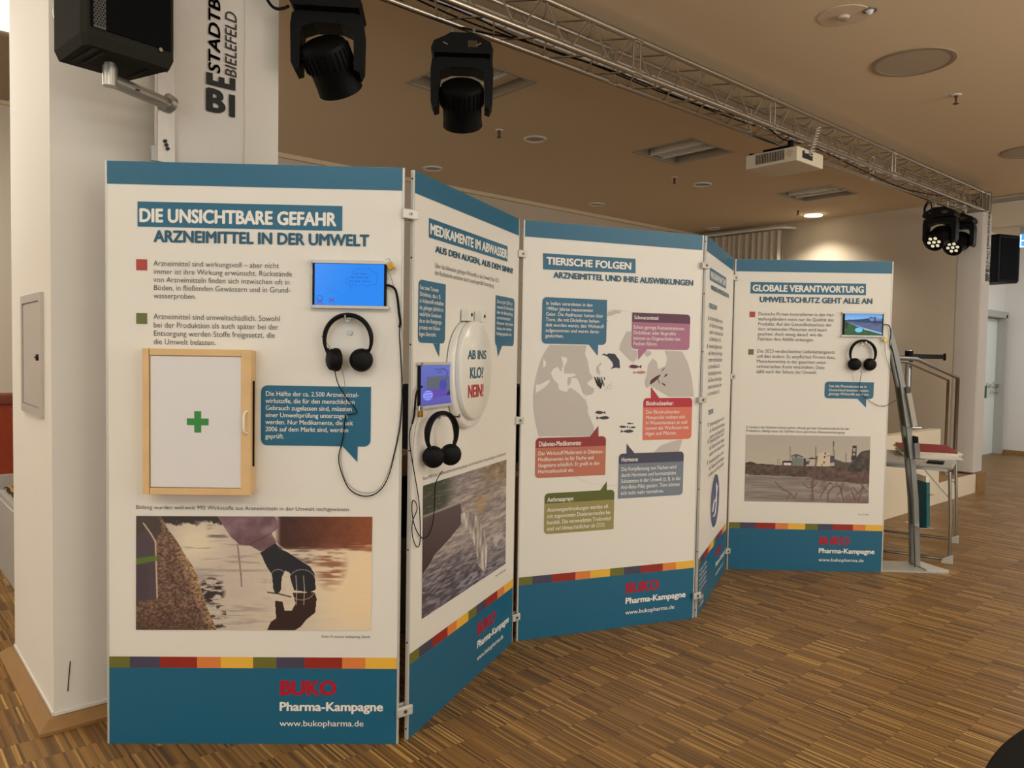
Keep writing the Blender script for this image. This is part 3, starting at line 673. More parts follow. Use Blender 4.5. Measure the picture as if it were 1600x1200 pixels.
# exit sign
ex = thing('exit_sign', 'lit blue and white hanging sign cut by the right edge', 'sign', (11.0, 2.93, 2.80))
MB().box((0, 0, 0.07), (0.05, 0.22, 0.16)).build('sign_box', mat('sign_blue', (60, 140, 225), 0.4, emit=1.4), ex)
MB().box((-0.026, 0, 0.07), (0.002, 0.2, 0.012)).box((-0.026, 0.10, 0.07), (0.002, 0.012, 0.15)).box((-0.026, 0, -0.004), (0.002, 0.21, 0.012)).build('sign_border', mat('sign_white', (240, 245, 255), 0.4, emit=1.2), ex)
MB().box((0, 0, 0.28), (0.14, 0.20, 0.26)).build('sign_housing', FRAMEG, ex)

# ================================================================== DISPLAY PANELS
PO = [(0.668, 2.8607, -0.6888), (1.4821, 2.2231, 0.4726), (2.4002, 2.6788, -0.3442), (3.3629, 2.333, 0.4347), (4.2911, 2.7579, -0.7319)]
PWD = 1.005
COLS = [('olive', (112, 112, 44)), ('slate', (72, 68, 92)), ('brick', (152, 40, 28)), ('orange', (226, 132, 66)), ('yellow', (238, 186, 66))]
SQM = [mat('print_' + n, c, 0.45) for n, c in COLS]
cuts = [(v / 3.265 + 160 - 166.2) / (622.5 - 166.2) * PWD for v in (20, 136, 288, 476, 597, 761, 880, 1024, 1217, 1336, 1512)]; cuts[0] = 0; cuts[-1] = PWD
PLAB = ['display panel nearest the camera, headed DIE UNSICHTBARE GEFAHR, with a wooden medicine cabinet', 'steeply angled display panel with a white toilet lid and a pipe photo', 'display panel headed TIERISCHE FOLGEN with a grey globe and coloured speech boxes', 'very narrow looking angled display panel between the globe panel and the last panel', 'farthest display panel, headed GLOBALE VERANTWORTUNG, with a river factory photo']
panels = []
for i, (x, y, a) in enumerate(PO):
    t = thing('display_panel', PLAB[i], 'display panel', (x, y, 0.0), a, 'folding wall of display panels'); panels.append(t)
    MB().box((PWD / 2, 0.006, 1.0), (PWD - 0.012, 0.0105, 2.0)).build('board', BOARD, t)
    for s, xx in ((0, 0.004), (1, PWD - 0.004)):
        e = MB().box((xx, 0.006, 1.0), (0.008, 0.0135, 2.0), bev=0.0012, seg=1).build('edge_profile', ALUP, t)
        hb = MB()
        for z in (0.04, 0.35, 0.68, 1.03, 1.4, 1.7, 1.97): hb.cyl((-0.0003 if not s else PWD + 0.0003, 0.006, z), (0.003 if not s else PWD - 0.003, 0.006, z), 0.0035, n=8)
        hb.build('screw_hole', DARK, e)
    flat('header_band', [rect(0.008, 1.923, PWD - 0.008, 1.9995)], BLUE, t)
    flat('footer_band', [rect(0.008, 0.0005, PWD - 0.008, 0.268)], BLUE, t)
    for k in range(10): flat('colour_field', [rect(max(cuts[k], 0.008), 0.268, min(cuts[k + 1], PWD - 0.008), 0.307)], SQM[k % 5], t)
    text('logo_lettering', 'BUKO', 0.592, 0.224, 0.789, 0.174, RED, t, 0.055)
    text('logo_lettering', 'Pharma-Kampagne', 0.592, 0.148, 0.951, 0.108, WHITE, t, 0.036)
    text('logo_lettering', 'www.bukopharma.de', 0.592, 0.084, 0.883, 0.056, WHITE, t, 0.008)
P1, P2, P3, P4, P5 = panels
def bubble(t, name, u0, z1, u1, z0, r, sharp, tail, body, box, m, bm_=0.006, head=None, space=1.06):
    bpoly = round_poly(u0, z1, u1, z0, r, sharp)
    o = flat(name, [bpoly], m, t, -0.0009); tl_ = flat('bubble_tail', [tail], m, o, -0.00095)
    if head:
        hm, zh, title, tb = head; hp = [(a, max(b, zh)) for a, b in bpoly]
        flat('bubble_heading', [hp], hm, o, -0.0011)
        text('lettering', title, *tb, WHITE, o, 0.02, y=-0.0015)
        if tail[1][1] > z1: tl_.data.materials[0] = hm
    text('lettering', body, *box, WHITE, o, 0.008, space, y=-0.0015)
    return o

# ---- panel 1
flat('headline_banner', [[(0.1087, 1.866), (0.7952, 1.866), (0.7952, 1.782), (0.1087, 1.782)]], BLUE, P1)
text('headline', 'DIE UNSICHTBARE GEFAHR', 0.115, 1.842, 0.7762, 1.798, WHITE, P1, 0.045)
text('headline', 'ARZNEIMITTEL IN DER UMWELT', 0.1617, 1.77, 0.8873, 1.732, BLUE2, P1, 0.045)
flat('bullet_square', [rect(0.1037, 1.635, 0.1401, 1.672)], mat('print_bullet_red', (176, 66, 58), 0.5), P1)
flat('bullet_square', [rect(0.1032, 1.454, 0.1397, 1.491)], mat('print_bullet_olive', (104, 112, 56), 0.5), P1)
text('body_text', 'Arzneimittel sind wirkungsvoll – aber nicht\nimmer ist ihre Wirkung erwünscht. Rückstände\nvon Arzneimitteln finden sich inzwischen oft in\nBöden, in fließenden Gewässern und in Grund-\nwasserproben.', 0.1615, 1.669, 0.6264, 1.536, INK, P1, -0.006)
text('body_text', 'Arzneimittel sind umweltschädlich. Sowohl\nbei der Produktion als auch später bei der\nEntsorgung werden Stoffe freigesetzt, die\ndie Umwelt belasten.', 0.1611, 1.49, 0.586, 1.386, INK, P1, -0.006)
bubble(P1, 'speech_bubble', 0.5236, 1.252, 0.8982, 1.046, 0.022, (1,), [(0.8017, 1.047), (0.8537, 0.9919), (0.8543, 1.047)], 'Die Hälfte der ca. 2.500 Arzneimittel-\nwirkstoffe, die für den menschlichen\nGebrauch zugelassen sind, müssten\neiner Umweltprüfung unterzogen\nwerden. Nur Medikamente, die seit\n2006 auf dem Markt sind, werden\ngeprüft.', (0.5389, 1.232, 0.8564, 1.065), BLUE)
text('caption', 'Bislang wurden weltweit 992 Wirkstoffe aus Arzneimitteln in der Umwelt nachgewiesen.', 0.1014, 0.8345, 0.83, 0.817, INK, P1)
text('photo_credit', 'Foto: © onuma Inthapong, iStock', 0.7363, 0.3865, 0.9046, 0.374, INK, P1)
pc_ = Pic(400, 196, 33, 22, 1565, 768)
n1 = pc_.noise(60, 5, 4); n2 = pc_.noise(8, 8, 3); n3 = pc_.noise(30, 3, 3)
pc_.I = pc_.grad((196, 184, 176), (232, 216, 190), (pc_.X - 300) / 1200 + (n1 - .5) * .5)
pc_.paint(np.clip(1.3 - pc_.ell(420, 190, 190, 170), 0, 1), pc_.grad((226, 214, 190), (236, 222, 196), n1))
pc_.paint(np.clip(1.6 - pc_.ell(1540, 470, 260, 260), 0, 1), pc_.grad((250, 226, 186), (246, 214, 172), n1), .8)
dark = np.clip((240 + 40 * (n1 - .5) * 2 - pc_.Y) / 30, 0, 1) * np.clip((pc_.X - 930) / 40, 0, 1)
pc_.paint(dark, pc_.grad((70, 42, 36), (150, 84, 52), (pc_.X - 1000) / 560 + (n2 - .5) * .3))
rf = np.clip(1.8 * (1 - pc_.ell(1295, 330, 125, 190)), 0, 1) * np.clip((n3 - .38) * 5, 0, 1); pc_.blend(rf, (146, 92, 70), .85)
rf = np.clip(1.8 * (1 - pc_.ell(1110, 300, 110, 90)), 0, 1) * np.clip((n3 - .45) * 5, 0, 1); pc_.blend(rf, (90, 62, 54), .8)
pc_.blend(np.clip((75 + 60 * (n2 - .5) - pc_.Y) / 16, 0, 1) * ((pc_.X > 180) & (pc_.X < 600)), (44, 36, 34), .9)
pc_.blend(np.clip((80 - np.abs(pc_.X - 560)) / 40, 0, 1) * np.clip((200 - pc_.Y) / 60, 0, 1) * np.clip((n1 - .4) * 8, 0, 1), (60, 48, 46), .7)
pc_.line([(688, 205), (700, 300), (712, 400), (718, 480)], 6, (96, 80, 74), .7)
pc_.blend(np.clip((n1 - .58) * 8, 0, 1) * np.clip((980 - pc_.X) / 200, 0, 1) * np.clip((pc_.Y - 130) / 60, 0, 1), (150, 138, 134), .6)
pc_.blend(np.clip((1 - pc_.ell(525, 510, 95, 110)) * 3, 0, 1) * np.clip((pc_.noise(14, 3, 3) - .42) * 9, 0, 1), (48, 38, 40), .95)
pc_.blend(((pc_.X > 430) & (pc_.X < 620) & (pc_.Y > 540)) * np.clip((pc_.noise(14, 4, 3) - .55) * 9, 0, 1), (60, 48, 46), .9)
bank = [(33, 22), (190, 22), (240, 110), (300, 190), (345, 270), (400, 350), (440, 440), (470, 560), (520, 680), (560, 768), (33, 768)]
bm_m = pc_.mask([(a + 0, b) for a, b in bank]); ng = pc_.noise(3.2, 2.4, 2)
pc_.paint(bm_m, pc_.grad((78, 58, 50), (150, 118, 98), (ng - .25) * 1.9))
edge = bm_m * np.clip((pc_.X - (150 + pc_.Y * .45)) / 80, 0, 1); pc_.paint(edge, pc_.grad((130, 100, 70), (232, 196, 140), (ng - .25) * 1.9), .75)
pc_.blend(bm_m * np.clip((pc_.Y - 600) / 200, 0, 1) * (pc_.X < 420), (60, 42, 34), .5)
pc_.poly([(33, 22), (180, 22), (200, 120), (150, 180), (33, 150)], (74, 66, 62), .9)
pc_.poly([(33, 150), (100, 120), (160, 185), (172, 560), (33, 590)], (84, 72, 80))
for k in range(16): pc_.line([(40, 350 + k * 14), (112, 348 + k * 14)], 3.4, (56, 48, 56), .7)
pc_.line([(80, 70), (130, 140), (158, 190), (170, 555)], 6, (216, 196, 170)); pc_.poly([(33, 300), (172, 278), (172, 312), (33, 340)], (96, 124, 44), .9)
pc_.line([(180, 585), (390, 530)], 6, (90, 96, 50), .7); pc_.line([(180, 600), (270, 710)], 8, (60, 54, 30), .7)
sl_ = [(555, 22), (930, 22), (955, 78), (940, 110), (908, 132), (925, 160), (942, 192), (890, 225), (838, 252), (775, 215), (700, 208), (640, 150), (600, 90)]
pc_.paint(pc_.mask(sl_), pc_.grad((112, 84, 92), (150, 122, 130), (pc_.noise(26, 26, 3) - .3) * 2.2))
pc_.line([(770, 205), (910, 132)], 5, (84, 60, 62), .7)
gl = [(835, 258), (935, 195), (960, 230), (1030, 262), (1100, 300), (1160, 345), (1192, 395), (1202, 500), (1165, 518), (1060, 505), (1035, 430), (1030, 390), (1000, 375), (978, 420), (975, 500), (962, 522), (938, 524), (924, 500), (914, 400), (880, 350)]
pc_.poly(gl, (36, 38, 46)); pc_.line([(938, 195), (1030, 262), (1160, 345)], 3.5, (236, 222, 210), .8)
pc_.poly([(935, 572), (985, 580), (1000, 640), (1045, 640), (1070, 590), (1050, 520), (1195, 518), (1208, 560), (1200, 650), (1140, 700), (1110, 740), (1070, 768), (885, 768), (912, 710), (945, 690)], (52, 34, 30))
for cx, rx in ((955, 68), (1110, 98)):
    pts = [(cx + rx * math.cos(a), 468 + 100 * math.sin(a)) for a in np.linspace(0, 2 * PI, 30)]; pc_.line(pts, 3.2, (222, 214, 196), .6)
for xx in (1070, 1120): pc_.line([(xx, 410), (xx + 8, 500), (xx + 4, 600)], 3.5, (230, 220, 205), .75)
pc_.line([(888, 518), (960, 528), (1040, 548)], 5, (40, 30, 30))
pc_.mesh('photo_print', [(0.1013, 0.7969), (0.9072, 0.8022), (0.9044, 0.4034), (0.0991, 0.4006)], vmat('photo_print', .4), P1)
# ---- medicine cabinet
mc = thing('medicine_cabinet', 'shallow pine framed cabinet with a white door and green cross on the first panel', 'cabinet', P1.location, PO[0][2])
D_ = 0.055
ca = (0.1513, 1.372); cb = (0.5087, 0.8836); u0, z1 = ca; u1, z0 = cb
zt = z1; fr = 0.027
MB().box(((u0 + u1) / 2, -0.0265, (z0 + z1) / 2), (u1 - u0 - 0.006, 0.051, z1 - z0 - 0.006)).build('cabinet_box', PINE, mc)
dd = MB().box(((u0 + u1) / 2, -0.0565, (z0 + z1) / 2), (u1 - u0 - 2 * fr + 0.004, 0.006, z1 - z0 - 2 * fr + 0.004)).build('door', mat('cabinet_white', (226, 224, 226), 0.45), mc)
for xx, ww in ((u0 + fr * .38, fr * .76), (u1 - fr * .6, fr * 1.2)): MB().box((xx, -0.058, (z0 + z1) / 2), (ww, 0.012, z1 - z0), bev=0.001, seg=1).build('frame_stile', PINE, mc)
for zz in (z0 + fr * .4, z1 - fr * .42): MB().box(((u0 + u1) / 2 - .003, -0.0575, zz), (u1 - u0 - fr * 1.9, 0.011, fr * .82), bev=0.001, seg=1).build('frame_rail', PINE, mc)
ccx, ccz = (0.332, 1.129); a_ = 0.036; b_ = 0.0115
flat('green_cross', [[(ccx - a_, ccz - b_), (ccx - b_, ccz - b_), (ccx - b_, ccz - a_), (ccx + b_, ccz - a_), (ccx + b_, ccz - b_), (ccx + a_, ccz - b_), (ccx + a_, ccz + b_), (ccx + b_, ccz + b_), (ccx + b_, ccz + a_), (ccx - b_, ccz + a_), (ccx - b_, ccz + b_), (ccx - a_, ccz + b_)]], mat('cross_green', (52, 140, 62), 0.5), dd, -0.0602)
hx, hz = (0.4967, 1.13)
tube('handle', [(hx, -0.06, hz + 0.036), (hx - 0.004, -0.078, hz + 0.036), (hx - 0.006, -0.082, hz + 0.02), (hx - 0.006, -0.082, hz - 0.02), (hx - 0.004, -0.078, hz - 0.036), (hx, -0.06, hz - 0.036)], 0.0042, WHITEP, mc)
MB().box((u1 - 0.001, -0.03, (z0 + z1) / 2 - 0.005), (0.005, 0.008, 0.29)).build('side_slot', BLACKM, mc)

# ---- tablets / screens
def screen(name, label, t, u0, z1, u1, z0, pic, bars=True, vertical=False):
    s = thing(name, label, 'screen', t.location, t.rotation_euler.z)
    cx, cz = (u0 + u1) / 2, (z0 + z1) / 2; w_, h_ = u1 - u0, z1 - z0
    MB().box((cx, -0.009, cz), (w_ - 0.008, 0.012, h_ - 0.016), bev=0.001, seg=1).build('tablet_body', BLACK, s)
    for zz in (z1 - 0.005, z0 + 0.005):
        r = MB().box((cx + 0.002, -0.011, zz), (w_ + 0.008, 0.02, 0.011), bev=0.0015, seg=1).build('clamp_rail', ALUP, s)
        MB().cyl((u0 - 0.002, -0.021, zz), (u0 - 0.002, -0.025, zz), 0.006, n=14).build('rail_screw', STEEL, r)
    mg = 0.012 if bars else 0.005
    pic.mesh('screen_picture', [(u0 + mg, z1 - 0.011), (u1 - mg, z1 - 0.011), (u1 - mg, z0 + 0.011), (u0 + mg, z0 + 0.011)], vmat('lit_screen', emit=0.85), s, -0.0153)
    return s
p = Pic(150, 90, 130, 160, 1400, 970)
p.I = p.grad((70, 150, 255), (30, 140, 252), (p.X - 100) / 900 + (p.Y - 200) / 1600)
cl_ = [(700, 520), (720, 440), (790, 420), (850, 290), (950, 240), (1040, 270), (1120, 235), (1190, 300), (1270, 340), (1280, 430), (1250, 540), (1150, 560), (1080, 590), (1000, 560), (900, 590), (840, 550), (760, 575), (700, 520)]
p.line(cl_, 8, (24, 110, 220), .7); p.line([(790, 600), (820, 620), (800, 650), (780, 625), (790, 600)], 6, (24, 110, 220), .7)
for yy, xa, xb in ((350, 860, 1140), (420, 805, 1140), (495, 765, 1180)):
    for k in range(int((xb - xa) / 26)):
        x_ = xa + k * 26; p.line([(x_, yy - 10), (x_ + 9, yy + 10)], 7, (10, 60, 140), .8) if k % 5 != 3 else None
for (a, b, c_) in ((445, 870, 46), (222, 905, 44)): p.line([(a - c_, b - 30), (a + c_, b + 34)], 9, (150, 30, 110)); p.line([(a - c_, b + 34), (a + c_, b - 30)], 9, (150, 30, 110))
p.line([(175, 800), (220, 785), (270, 800), (270, 870), (175, 870), (175, 800)], 7, (30, 80, 180), .8)
p.line([(330, 650), (470, 640), (520, 600)], 7, (40, 120, 230), .7); p.line([(380, 720), (470, 680), (560, 735)], 8, (34, 110, 220), .7)
screen('wall_tablet', 'tablet screen glowing plain blue on the first panel', P1, 0.6948, 1.68, 0.9526, 1.518, p)
p = Pic(90, 120, 120, 50, 415, 490)
p.I = p.grad((96, 112, 196), (88, 84, 178), (p.Y - 50) / 440)
p.poly([(165, 175), (370, 170), (372, 400), (168, 330)], (90, 92, 130)); p.poly([(165, 175), (300, 175), (290, 300), (168, 310)], (92, 96, 110))
p.poly([(168, 310), (330, 330), (372, 400), (160, 420)], (92, 70, 170)); p.blend(np.clip((1 - p.ell(305, 275, 34, 66)) * 8, 0, 1), (60, 66, 170)); p.line([(310, 90), (345, 130), (335, 210), (300, 215)], 10, (70, 76, 160))
p.poly([(330, 395), (370, 330), (372, 400)], (34, 30, 60)); p.blend(np.clip((1 - p.ell(178, 380, 44, 60)) * 6, 0, 1), (150, 160, 255))
for yy in (350, 382, 412): p.line([(152, yy), (205, yy - 2)], 5, (80, 80, 200))
p.line([(235, 98), (320, 94)], 5, (40, 44, 110)); p.line([(260, 128), (290, 126)], 5, (40, 44, 110))
screen('wall_tablet', 'tablet screen with a violet picture on the toilet lid panel', P2, 0.035, 1.338, 0.3188, 1.173, p, bars=False)
p = Pic(120, 76, 120, 120, 528, 362)
nn = p.noise(12, 4, 3)
p.I = p.grad((90, 160, 235), (140, 190, 240), (p.Y - 120) / 70 + nn * .3)
p.poly([(120, 190), (230, 185), (300, 180), (380, 165), (400, 150), (440, 160), (528, 170), (528, 235), (120, 215)], (40, 66, 110)); p.poly([(380, 165), (500, 160), (528, 190), (400, 200)], (150, 170, 200), .7)
p.paint(p.mask([(120, 205), (528, 230), (528, 330), (300, 270)]), p.grad((70, 84, 120), (110, 120, 150), nn)); p.poly([(440, 150), (452, 150), (456, 220), (438, 220)], (20, 40, 80))
p.paint(p.mask([(120, 200), (180, 230), (300, 280), (420, 320), (528, 350), (528, 362), (120, 362)]), p.grad((30, 70, 40), (70, 110, 60), nn)); p.poly([(320, 285), (400, 300), (430, 318), (340, 300)], (190, 200, 210))
p.blend(np.clip((1 - p.ell(275, 303, 46, 30)) * 6, 0, 1), (120, 205, 255)); p.poly([(120, 205), (160, 230), (150, 290), (120, 290)], (50, 60, 40))
screen('wall_tablet', 'tablet screen with a river landscape on the farthest panel', P5, 0.6901, 1.674, 0.952, 1.517, p)

# ---- headphones
def headphones(label, t, u, z, rot=0.0, off=0.03, w_=0.160, tilt=(0.5, -0.3), drop=0.185, yaw=(0, 0)):
    """u,z: top of the band on the panel; local frame x along the panel"""
    s = thing('headphones', label, 'headphones', (0, 0, 0), t.rotation_euler.z + rot, 'headphones hanging on the panels')
    s.location = t.matrix_world @ Vector((u, -off, z)) if False else Vector(t.location) + Matrix.Rotation(t.rotation_euler.z, 3, 'Z') @ Vector((u, -off, z))
    R = w_ / 2; n = 28; bm = bmesh.new(); rings = []
    pts = []
    for k in range(n + 1):
        a = -0.50 + (PI + 1.0) * k / n
        r = R * (1.0 + 0.05 * max(0, -math.sin(a)))
        pts.append((r * math.cos(a), R * 1.04 * math.sin(a) - R * 1.04))
    for k, (x, zz) in enumerate(pts):
        x2, z2 = pts[min(k + 1, n)]; x1, z1_ = pts[max(k - 1, 0)]; tx, tz = x2 - x1, z2 - z1_; l = math.hypot(tx, tz); nx, nz = tz / l, -tx / l
        f = min(1, min(k, n - k) / 5); hw = 0.009 + 0.007 * f; hh = 0.0048 + 0.0032 * f
        rings.append([bm.verts.new((x + nx * hh * ca_, hw * sa_, zz + nz * hh * ca_)) for ca_, sa_ in [(math.cos(q * PI / 4), math.sin(q * PI / 4)) for q in range(8)]])
    for a_, b2 in zip(rings, rings[1:]):
        for i in range(8): bm.faces.new((a_[i], a_[(i + 1) % 8], b2[(i + 1) % 8], b2[i]))
    bm.faces.new(rings[0]); bm.faces.new(rings[-1][::-1]); bmesh.ops.recalc_face_normals(bm, faces=bm.faces)
    me = bpy.data.meshes.new('headband'); bm.to_mesh(me); bm.free(); me.materials.append(BLACK)
    for p_ in me.polygons: p_.use_smooth = True
    link('headband', me, s)
    for sd in (1, -1):
        e0 = pts[0] if sd == 1 else pts[-1]
        cx = e0[0] - sd * 0.022; cz = -drop + 0.028
        y_ = MB().cyl((e0[0], 0, e0[1] + 0.006), (cx + sd * 0.014, -0.004, cz + 0.014), 0.0075, 0.006, n=10); y_.build('yoke', BLACK, s, True)
        tl = tilt[0 if sd == 1 else 1]; M_ = Matrix.Rotation(yaw[0 if sd == 1 else 1], 4, 'Z') @ Matrix.Rotation(tl, 4, 'Y') @ Matrix.Rotation(PI / 2, 4, 'X')
        c = MB().lathe([(0.0, 0.018), (0.025, 0.017), (0.034, 0.011), (0.037, 0.003), (0.037, -0.002)], (cx, -0.004, cz), 28, M_).build('ear_cup', BLACK, s, True)
        MB().lathe([(0.037, -0.002), (0.040, -0.006), (0.039, -0.018), (0.032, -0.022), (0.018, -0.018), (0.0, -0.014)], (cx, -0.004, cz), 28, M_).build('ear_pad', BLACKM, c, True)
    return s
headphones('black headphones hanging below the blue tablet on the first panel', P1, 0.8232, 1.496, 0.0, 0.03, 0.158, (0.25, -0.15), 0.18, yaw=(0.45, -1.0))
headphones('black headphones hanging below the violet tablet on the toilet lid panel', P2, 0.1301, 1.157, -0.30, 0.055, 0.150, (0.2, -0.2), 0.185, yaw=(-0.6, -0.7))
headphones('black headphones hanging below the landscape tablet on the farthest panel', P5, 0.8174, 1.494, 0.0, 0.03, 0.160, (0.2, -0.2), 0.18, yaw=(0.2, -0.2))
def hook(label, t, u, z, L=0.05):
    s = thing('headphone_hook', label, 'hook', t.location, t.rotation_euler.z, 'steel headphone hooks')
    MB().cyl((u, 0, z), (u, -0.004, z), 0.012, n=16).build('hook_plate', STEEL, s)
    MB().cyl((u, 0, z), (u, -L, z), 0.004, n=10).cyl((u, -L, z - 0.004), (u, -L, z + 0.010), 0.004, n=10).build('hook_pin', CHROME, s)
    MB().cyl((u - 0.017, -L * .6, z), (u + 0.017, -L * .6, z), 0.003, n=8).build('hook_bar', WHITEP, s)
hook('steel hook carrying the headphones of the first panel', P1, 0.8168, 1.485)
hook('steel hook carrying the headphones of the toilet lid panel', P2, 0.2108, 1.138, 0.085)
hook('steel hook carrying the headphones of the farthest panel', P5, 0.8261, 1.478)
o = MB().cyl((0, 0, 0), (0, -0.006, 0), 0.0085, n=18).cyl((0, -0.006, 0), (0, -0.008, 0), 0.0045, n=6).build('round_screw', STEEL)
tag(o, 'single round steel screw inside the headphone loop on the first panel', 'screw'); uu, zz = (0.8247, 1.437); o.location = Vector(P1.location) + Matrix.Rotation(PO[0][2], 3, 'Z') @ Vector((uu, 0, zz)); o.rotation_euler = (0, 0, PO[0][2])

def padlock(label, t, u, z, rot=0.0):
    s = thing('padlock', label, 'padlock', Vector(t.location) + Matrix.Rotation(t.rotation_euler.z, 3, 'Z') @ Vector((u, -0.022, z)), t.rotation_euler.z, 'small brass padlocks'); s.rotation_euler = (0, rot, t.rotation_euler.z)
    MB().box((0, 0, -0.012), (0.022, 0.012, 0.024), bev=0.002).build('lock_body', BRASS, s)
    tube('shackle', [(-0.008, 0, 0), (-0.008, 0, 0.012), (0, 0, 0.018), (0.008, 0, 0.012), (0.008, 0, 0)], 0.0018, CHROME, s)
padlock('brass padlock at the upper right corner of the blue tablet', P1, 0.9579, 1.674, -0.5)
padlock('brass padlock below the violet tablet', P2, 0.0259, 1.171)
padlock('brass padlock at the lower right corner of the landscape tablet', P5, 0.951, 1.509, -0.6)

def cable(label, t, pts, r=0.0018, m=BLACKM, name='audio_cable'):
    s = tube(name, [(p[0], -p[2], p[1]) for p in pts], r, m, res=6); s.location = t.location; s.rotation_euler = (0, 0, t.rotation_euler.z); return tag(s, label, 'cable', 'headphone and tablet cables')
C1 = [(0.9517, 1.6, .014), (0.9736, 1.599, .02), (0.9848, 1.566, .012), (0.9919, 1.516, .01), (0.999, 1.472, .01), (0.9926, 1.45, .01), (0.9979, 1.374, .008), (1.006, 1.264, .006), (1.003, 1.131, .006), (0.9862, 1.042, .01), (0.961, 0.931, .012), (0.924, 0.8838, .012), (0.8801, 0.8722, .012), (0.8315, 0.8916, .012), (0.807, 0.938, .012), (0.7867, 1.007, .012), (0.8081, 1.073, .012), (0.814, 1.155, .014)]
cable('black headphone cable looping from the blue tablet down the first panel', P1, C1, 0.0020)
cable('thick black plug lead at the right of the blue tablet', P1, [(0.9474, 1.6, .014), (0.9757, 1.599, .018), (0.9871, 1.56, .012), (0.992, 1.505, .01), (0.999, 1.47, .01), (0.9926, 1.457, .01)], 0.0042)
cable('thin black wire from the headphones across the blue speech bubble', P1, [(0.78, 1.311, .03), (0.7825, 1.271, .022), (0.8112, 1.221, .014), (0.84, 1.186, .01), (0.8555, 1.162, .01), (0.8336, 1.158, .01), (0.814, 1.155, .012)], 0.0018)
cable('thin grey security wire hanging from the first headphones', P1, [(0.7334, 1.424, .03), (0.7554, 1.396, .03), (0.7884, 1.348, .028), (0.8129, 1.283, .02), (0.8162, 1.151, .01), (0.7996, 1.04, .01), (0.7978, 0.9845, .01), (0.8182, 0.9137, .01), (0.8844, 0.8789, .01), (0.9458, 0.9041, .01), (0.9925, 1.065, .008), (1.008, 1.264, .006), (1.008, 1.44, .006), (0.9825, 1.581, .008), (0.9511, 1.657, .014)], 0.0010, GREYP, 'security_wire')
cable('thick black lead at the left edge beside the violet tablet', P2, [(0.0511, 1.253, .014), (0.028, 1.251, .018), (0.0101, 1.232, .012), (0.007, 1.174, .01), (0.0031, 1.147, .01), (-0.0099, 1.126, .01)], 0.0036)
cable('black cable hanging down the left edge of the toilet lid panel', P2, [(-0.0099, 1.126, .01), (-0.0271, 1.098, .008), (-0.0216, 1.053, .008), (-0.0023, 0.9954, .008), (0.0319, 0.9002, .008), (0.0521, 0.8397, .008), (0.0641, 0.7337, .008), (0.0607, 0.6835, .008), (0.0373, 0.6797, .008), (0.0041, 0.7237, .008), (-0.0018, 0.7815, .008), (0.0432, 0.8183, .008), (0.024, 0.8492, .008), (0.0009, 0.86, .008), (-0.0026, 0.8155, .008), (0.0217, 0.7541, .008), (0.0695, 0.707, .008), (0.118, 0.6986, .008), (0.1567, 0.7378, .01), (0.1643, 0.8317, .012), (0.1572, 0.9042, .014), (0.1868, 0.9357, .03)], 0.0018)
cable('thin grey wire beside the cable of the toilet lid panel', P2, [(0.0351, 1.149, .01), (0.0175, 1.117, .008), (0.0051, 1.062, .008), (0.0018, 1.013, .006), (0.0121, 0.9597, .006)], 0.0009, GREYP, 'security_wire')
cable('black plug lead curving from the landscape tablet around the panel edge', P5, [(0.949, 1.599, .014), (0.9815, 1.6, .018), (0.9992, 1.559, .012), (0.9971, 1.506, .01), (0.9905, 1.465, .01), (1.012, 1.433, .008)], 0.0032)
cable('black cable looping below the last headphones past the panel edge', P5, [(0.8131, 1.302, .03), (0.8114, 1.236, .02), (0.8051, 1.183, .012), (0.8392, 1.142, .01), (0.8813, 1.106, .01), (0.9314, 1.078, .01), (0.9927, 1.075, .01), (1.044, 1.117, .012)], 0.0016)
cable('thin grey wire hanging at the left of the last headphones', P5, [(0.7492, 1.379, .03), (0.7521, 1.297, .02), (0.7748, 1.232, .01)], 0.0010, GREYP, 'security_wire')
cable('thin wire dropping from the padlock of the landscape tablet', P5, [(0.9568, 1.497, .02), (0.9635, 1.424, .012), (0.9821, 1.363, .01), (1.009, 1.302, .01)], 0.0012, BLACKM, 'security_wire')

# ---- clamps joining the panels
def W(t, u, y, z): return Vector(t.location) + Matrix.Rotation(t.rotation_euler.z, 3, 'Z') @ Vector((u, y, z))
CLN = ['first and second', 'second and third', 'third and fourth', 'fourth and fifth']
for j, (zs) in enumerate([(1.845, 0.115), (1.84, 1.06, 0.12), (1.845, 1.15, 0.12), (1.88, 1.25, 0.12)]):
    for z, pos in zip(zs, ('uppermost', 'middle', 'lowest') if len(zs) == 3 else ('uppermost', 'lowest')):
        A = W(panels[j], PWD, 0.006, z); B = W(panels[j + 1], 0, 0.006, z); c = (A + B) / 2; d = B - A; ang = math.atan2((W(panels[j + 1], 0.04, 0, z) - W(panels[j], PWD - 0.04, 0, z)).y, (W(panels[j + 1], 0.04, 0, z) - W(panels[j], PWD - 0.04, 0, z)).x)
        s = thing('panel_clamp', '%s metal clamp joining the %s display panels' % (pos, CLN[j]), 'clamp', c, ang, 'metal clamps between panels')
        ln = 0.062 if j % 2 == 0 else 0.05
        MB().box((0, -0.014, 0), (ln, 0.012, 0.034), bev=0.004).box((0, 0.018, 0), (ln, 0.010, 0.034), bev=0.003).build('clamp_jaw', ALUP, s)
        MB().cyl((0, -0.020, 0), (0, -0.0225, 0), 0.007, n=14).build('clamp_screw', STEEL, s)
        MB().cyl((0, -0.0225, 0), (0, -0.0232, 0), 0.0035, n=6).build('screw_socket', DARK, s)

